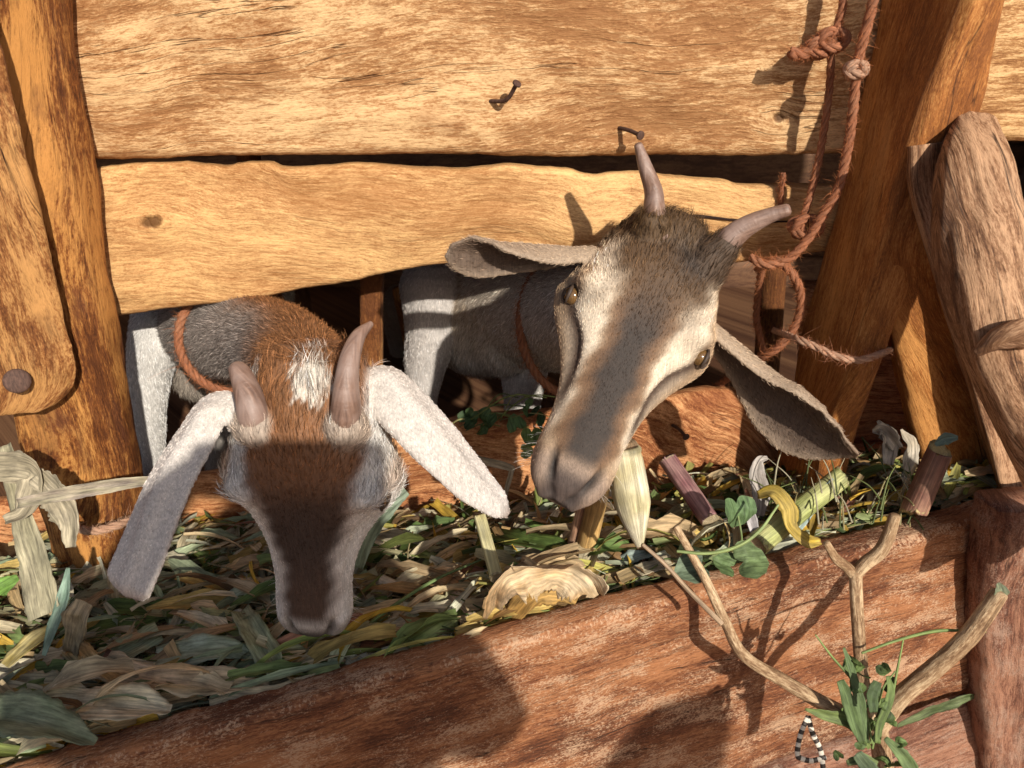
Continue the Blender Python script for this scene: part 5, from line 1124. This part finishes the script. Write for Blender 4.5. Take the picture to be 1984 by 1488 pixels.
# vines on top of the back board
vb = thing('vine', 'tangle of thin green vine with limp leaves on the back board', 'vine', P(960, 820, .01))
rg = np.random.default_rng(5)
for k in range(16):
    x0 = rg.uniform(850, 980); x1 = x0 + rg.uniform(60, 150); y0 = rg.uniform(800, 840); y1 = rg.uniform(780, 835)
    if k % 4 == 0: y1 = 770
    Yv = rg.uniform(-.012, .03); stem(None, [P(x0, y0, Yv), P((x0 + x1) / 2, min(y0, y1) - rg.uniform(-8, 16), Yv - .01), P(x1, y1, Yv)], [rg.uniform(.0006, .0012)], np.array([(.18, .22, .06), (.28, .26, .1), (.10, .14, .04)][k % 3]), 'tendril', parent=vb, seg=6, nres=20)
for k, (x, y) in enumerate([(915, 800), (948, 808), (905, 815), (1000, 822), (1035, 800), (1052, 812), (935, 830), (1020, 790)]):
    heart(None, P(x, y, -.01), rg.uniform(.010, .017), -FW + rg.normal(0, .5, 3), rg.normal(size=3), np.array((.07, .12, .045)) * rg.uniform(.7, 1.6), seed=k, parent=vb, name='leaf')
# grass tuft between the wrinkled braces
gt = thing('grass_tuft', 'tuft of thin grass and weeds between the husks and green stalk', 'grass tuft', Q(1660, 960, .80))
for k in range(60):
    x = rg.uniform(1480, 1790); y = rg.uniform(950, 1030); dx = rg.normal(0, 45); dy = rg.uniform(20, 110); d0 = rg.uniform(.77, .83)
    stem(None, [Q(x, y, d0 - .01), Q(x + dx * .4, y - dy * .6, d0), Q(x + dx, y - dy, d0 + .01)], [.0010, .0008, .0003], np.array([(.18, .22, .07), (.40, .34, .16), (.12, .15, .05), (.5, .45, .3)][k % 4]), 'blade', parent=gt, seg=5, nres=14)
# forked stick leaning against the front board
fk = thing('forked_stick', 'dry three pronged forked stick leaning against the trough front', 'stick', Q(1700, 1402, .675))
M_bark = wood('bark', (.16, .085, .04), (.34, .215, .115), (.52, .37, .22), seed=61, bend=.3, cracks=.7, dash=.5, bump=1.3, fine=.8)
def br(name, pts, r, seed): 
    v, f, u = tube(pts, r, None, seg=20, nres=60, rough=.10, rfreq=70, seed=seed); return mesh_obj(name, v, f, M_bark, fk, u, None, True, loc=v.mean(axis=0))
br('branch', [Q(1700, 1408, .675), Q(1620, 1375, .678), Q(1520, 1320, .685), Q(1440, 1268, .69), Q(1405, 1205, .695), Q(1370, 1130, .70), Q(1335, 1065, .705), Q(1310, 1022, .71)], [0.00686, 0.00660, 0.00616, 0.00546, 0.00484, 0.00440, 0.00387, 0.00352], 1)
br('branch', [Q(1700, 1412, .675), Q(1676, 1350, .672), Q(1667, 1270, .67), Q(1660, 1180, .672), Q(1657, 1110, .675)], [0.00660, 0.00598, 0.00563, 0.00546, 0.00598], 2)
br('prong', [Q(1652, 1112, .676), Q(1640, 1098, .674), Q(1618, 1080, .668), Q(1601, 1052, .662)], [0.00546, 0.00484, 0.00422, 0.00317], 3)
br('prong', [Q(1656, 1114, .676), Q(1676, 1092, .672), Q(1705, 1068, .665), Q(1722, 1035, .66), Q(1734, 1000, .655)], [0.00572, 0.00598, 0.00616, 0.00581, 0.00510], 4)
br('branch', [Q(1700, 1415, .675), Q(1745, 1350, .665), Q(1810, 1295, .655), Q(1870, 1240, .645), Q(1905, 1195, .64), Q(1935, 1150, .635)], [0.00748, 0.00792, 0.00836, 0.00810, 0.00774, 0.00722], 5)
heart(None, Q(1938, 1146, .632), .007, -FW, UP, (.30, .33, .2), seed=7, parent=fk, name='dried_leaf')
br('prong', [Q(1700, 1405, .675), Q(1710, 1470, .68), Q(1725, 1560, .69)], [.009, .0085, .008], 6)
# green weed at the foot of the stick
wd = thing('weed', 'green leafy weed growing at the foot of the forked stick', 'weed', Q(1690, 1440, .67))
for k, (pts, w_, c) in enumerate([
    ([(1560, 1374), (1600, 1385), (1650, 1400), (1685, 1450)], [.002, .009, .012, .003], (.20, .26, .08)), ([(1635, 1255), (1650, 1300), (1665, 1360), (1680, 1440)], [.002, .006, .009, .004], (.14, .20, .08)),
    ([(1628, 1318), (1640, 1350), (1655, 1400), (1670, 1440)], [.006, .010, .010, .004], (.13, .19, .07)), ([(1720, 1310), (1725, 1345), (1705, 1400), (1700, 1440)], [.003, .007, .007, .004], (.16, .22, .07)),
    ([(1715, 1430), (1745, 1460), (1770, 1500), (1780, 1540)], [.004, .010, .012, .005], (.15, .21, .08)), ([(1640, 1478), (1670, 1470), (1700, 1480)], [.004, .010, .004], (.20, .26, .10)),
    ([(1700, 1320), (1690, 1345), (1692, 1380)], [.008, .010, .006], (.10, .15, .06)), ([(1660, 1460), (1690, 1500), (1700, 1540)], [.008, .014, .008], (.17, .23, .12))]):
    o = leaf('x', [Q(x, y, .655 - .004 * k) for x, y in pts], [q * .55 for q in w_], c, tuple(q * 1.3 for q in c), up=-FW, mat=M_green, name='leaf', seed=40 + k, nseg=24); del o['label']; del o['category']; setparent(o, wd)
for k, pts in enumerate([[(1685, 1440), (1720, 1380), (1740, 1290), (1750, 1240)], [(1690, 1440), (1665, 1340), (1610, 1270), (1580, 1230)], [(1670, 1265), (1740, 1240), (1820, 1222), (1910, 1225)], [(1690, 1450), (1700, 1400), (1708, 1340), (1735, 1300)]]):
    o = stem(None, [Q(x, y, .655) for x, y in pts], [.0011, .0013, .0016 if k == 2 else .001, .0006], (.22, .30, .09), 'stem', parent=wd)
rg = np.random.default_rng(21)
for k in range(22):
    x = rg.normal(1690, 38); y = rg.uniform(1290, 1480); heart(None, Q(x, y, rg.uniform(.64, .675)), rg.uniform(.005, .010), -FW + rg.normal(0, .6, 3), rg.normal(size=3), np.array((.15, .22, .07)) * rg.uniform(.6, 1.5), seed=k, parent=wd, name='leaflet')
# striped string
M_str, nt_, b_s = new_mat('striped_string'); uvn = N(nt_, 'ShaderNodeUVMap', uv_map='grain').outputs[0]; wv = N(nt_, 'ShaderNodeTexWave'); wv.inputs['Scale'].default_value = 38; nt_.links.new(uvn, wv.inputs[0])
nt_.links.new(ramp(nt_, wv.outputs['Fac'], [(.45, (.03, .02, .015)), (.55, (.66, .60, .5))]), b_s.inputs[0])
ss = thing('striped_string', 'black and white banded string dangling in a triangle below the stick', 'string', Q(1570, 1440, .70))
for k, pts in enumerate([[(1566, 1388), (1552, 1420), (1545, 1455), (1548, 1470)], [(1566, 1388), (1574, 1420), (1590, 1455), (1596, 1500)], [(1548, 1468), (1570, 1474), (1600, 1468)]]):
    v, f, u = tube([Q(x, y, .70) for x, y in pts], [.0026], [.0012], seg=10, nres=40, ref=RT); mesh_obj('strand', v, f, M_str, ss, u, None, True, loc=v.mean(axis=0))
# leaf wedged in the gap of the front boards
leaf('dark green leaf wedged in the gap under the trough front board', [on_front(1740, 1402, .03), on_front(1800, 1375, .02), on_front(1860, 1355, .02), on_front(1900, 1345, .02)], [.006, .012, .010, .004], (.10, .15, .05), (.2, .24, .12), mat=M_green, name='corn_leaf', up=fn, seed=50)

def whiskers(body, fr, seed, n=46):
    rg = np.random.default_rng(seed); O, Lh, ex, ey, ez, S = fr; P_ = []
    for k in range(n):
        s = 1 if k % 2 else -1; t = rg.uniform(.80, .98); z = rg.uniform(-.055, -.028); p = hp(fr, s * .033 * (1 - max(0, t - .92) * 4), t, z); d_ = nrm(ex * s + ey * rg.normal(.35, .3) + ez * rg.normal(-.1, .35)); L = rg.uniform(.008, .022)
        P_.append([p, p + d_ * L * .5, p + d_ * L + ey * L * .15])
    hc = bpy.data.hair_curves.new('whiskers'); hc.add_curves([3] * n); hc.points.foreach_set('position', (np.array(P_) - world_loc(body)).astype(np.float32).ravel())
    ra = hc.attributes.new('radius', 'FLOAT', 'POINT'); ra.data.foreach_set('value', np.tile([.00013, .0001, .00003], n).astype(np.float32)); ca = hc.attributes.new('hcol', 'FLOAT_COLOR', 'CURVE'); ca.data.foreach_set('color', np.tile([.7, .65, .58, 1], n).astype(np.float32)); hc.materials.append(M_hair)
    o = bpy.data.objects.new('whiskers', hc); COL.objects.link(o); o.parent = body
whiskers(bR, FR, 1); whiskers(bL, FL, 2)
# ================================================================ PHOTOGRAPHER (behind the camera; throws the long shadow)
def Sh(px, py, back, dist=.70):
    """point 'back' metres sunward of the camera whose shadow is seen at that pixel on a receiver at that depth"""
    e1 = (px - 413) / FPX * dist; e2 = (870 - py) / FPX * dist
    # e1,e2 are offsets in the picture plane; slide along the sun direction
    return CAM + RT * e1 + UP * e2 + np.asarray(SUNDIR) * back
M_cloth = simple('shirt_cloth', (.10, .12, .17), .9, 300, .3, .4); M_phone = simple('phone_shell', (.02, .02, .022), .3, 100, .1, .1)
pm = thing('person', 'person in a dark blue shirt behind the camera holding up a phone', 'person', Sh(600, 2200, .55) * V3(1, 1, 0))
def skin_fig(name, nodes, edges, mat, parent, root=0, sub=2):
    me = bpy.data.meshes.new(name); base = np.array(nodes[root][0]); me.from_pydata([tuple(np.array(n[0]) - base) for n in nodes], edges, []); me.update(); o = bpy.data.objects.new(name, me); COL.objects.link(o)
    s = o.modifiers.new('skin', 'SKIN'); 
    for i, n in enumerate(nodes): r = n[1]; me.skin_vertices[0].data[i].radius = (r, r) if np.isscalar(r) else r
    me.skin_vertices[0].data[root].use_root = True
    q = o.modifiers.new('sub', 'SUBSURF'); q.levels = q.render_levels = sub
    dg = bpy.context.evaluated_depsgraph_get(); dg.update(); out = bpy.data.meshes.new_from_object(o.evaluated_get(dg)); bpy.data.objects.remove(o); out.materials.append(mat); out.polygons.foreach_set('use_smooth', [True] * len(out.polygons))
    o = bpy.data.objects.new(name, out); COL.objects.link(o); o.location = base; setparent(o, parent); return o
M_bodyskin = simple('skin', (.16, .08, .05), .5, 200, .15, .3)
b0 = .42
hip = Sh(560, 1980, b0, .75); ch = Sh(560, 1430, b0, .75); nkp = Sh(560, 1200, b0, .72); hd0 = Sh(575, 1090, b0 - .02, .72); hd1 = Sh(570, 985, b0 - .03, .72)
shL = Sh(240, 1270, b0, .72); shR = Sh(800, 1300, b0, .75); elL = Sh(100, 1330, .22, .7); elR = Sh(960, 1420, .22, .75); wrL = Sh(300, 1010, .06, .7); wrR = Sh(700, 1040, .06, .7)
nodes = [(hip, (.15, .10)), (ch, (.17, .11)), (nkp, .062), (hd0, .078), (hd1, .082), (shL, .06), (elL, .042), (wrL, .026), (shR, .06), (elR, .042), (wrR, .026),
         (hip * V3(1, 1, 0) + V3(-.11, .0, .48), .065), (hip * V3(1, 1, 0) + V3(-.12, -.02, -.11), .045), (hip * V3(1, 1, 0) + V3(.11, .0, .48), .065), (hip * V3(1, 1, 0) + V3(.12, -.02, -.11), .045)]
ed = [(0, 1), (1, 2), (2, 3), (3, 4), (1, 5), (5, 6), (6, 7), (1, 8), (8, 9), (9, 10), (0, 11), (11, 12), (0, 13), (13, 14)]
hl_ = Sh(360, 930, .03, .7); hr_ = Sh(700, 960, .03, .7)
for w_, h_, c in ((7, hl_, 1), (10, hr_, -1)):
    k = len(nodes); nodes.append((h_, .022)); ed.append((w_, k))
    for i in range(4):
        f0 = h_ + UP * (.020 - .014 * i) + RT * c * .012 + FW * .0; f1 = f0 + RT * c * .022 - FW * .010; j = len(nodes); nodes += [(f0, .009), (f1, .008), (f1 + RT * c * (.010 - .002 * i) - FW * .004, .0065)]; ed += [(k, j), (j, j + 1), (j + 1, j + 2)]
    j = len(nodes); nodes += [(h_ - UP * .018 + RT * c * .020, .010), (h_ - UP * .010 + RT * c * .042, .008)]; ed += [(k, j), (j, j + 1)]
skin_fig('body', nodes, ed, M_bodyskin, pm)
sh_n = [(ch * .35 + hip * .65, (.17, .12)), (ch, (.185, .125)), (nkp * .6 + ch * .4, .08), (shL, .07), (elL * .8 + shL * .2, .052), (shR, .07), (elR * .8 + shR * .2, .052)]
skin_fig('shirt', sh_n, [(0, 1), (1, 2), (1, 3), (3, 4), (1, 5), (5, 6)], M_cloth, pm)
# phone, lens at its top left corner
ph = thing('phone', 'black phone held sideways just behind the lens', 'phone', CAM - FW * .012)
c = Sh(560, 955, 0, .66) - FW * .012 ; bmv = []
v = []; hw, hh = .080, .038; cx = CAM - FW * .010 + RT * (hw - .012) - UP * (hh - .008)
vv, ff, uu = tube([cx - FW * .009, cx], [hw], [hh], seg=40, sq=9, capround=.05, ref=RT)
mesh_obj('shell', vv, ff, M_phone, ph, uu, None, True, loc=cx); vv, ff, uu = tube([CAM - FW * .010, CAM - FW * .0075], [.006], seg=20, capround=.1); mesh_obj('lens', vv, ff, M_phone, ph, uu, None, True, loc=CAM - FW * .009)

bgo = thing('shade_bag', 'added bag shape behind the camera that casts a lobe of shade on the trough front', 'bag', Sh(1440, 1600, .45, .72))  # added out of view only to cast the shadow lobe on the front board
vv, ff, uu = tube([Sh(1425, 1440, .45, .72), Sh(1440, 1560, .45, .72), Sh(1460, 1900, .45, .72)], [.06, .10, .12], [.04, .06, .07], seg=28, sq=3, capround=.5, nres=16, rough=.05); mesh_obj('shade_bag_body', vv, ff, M_cloth, bgo, uu, None, True, loc=vv.mean(axis=0))
vv, ff, uu = tube([Sh(1425, 1460, .45, .72), Sh(1150, 1620, .48, .74), Sh(800, 1620, .47, .75)], [.006], [.012], seg=8, nres=16); mesh_obj('shade_bag_strap', vv, ff, M_cloth, bgo, uu, None, True, loc=vv.mean(axis=0))
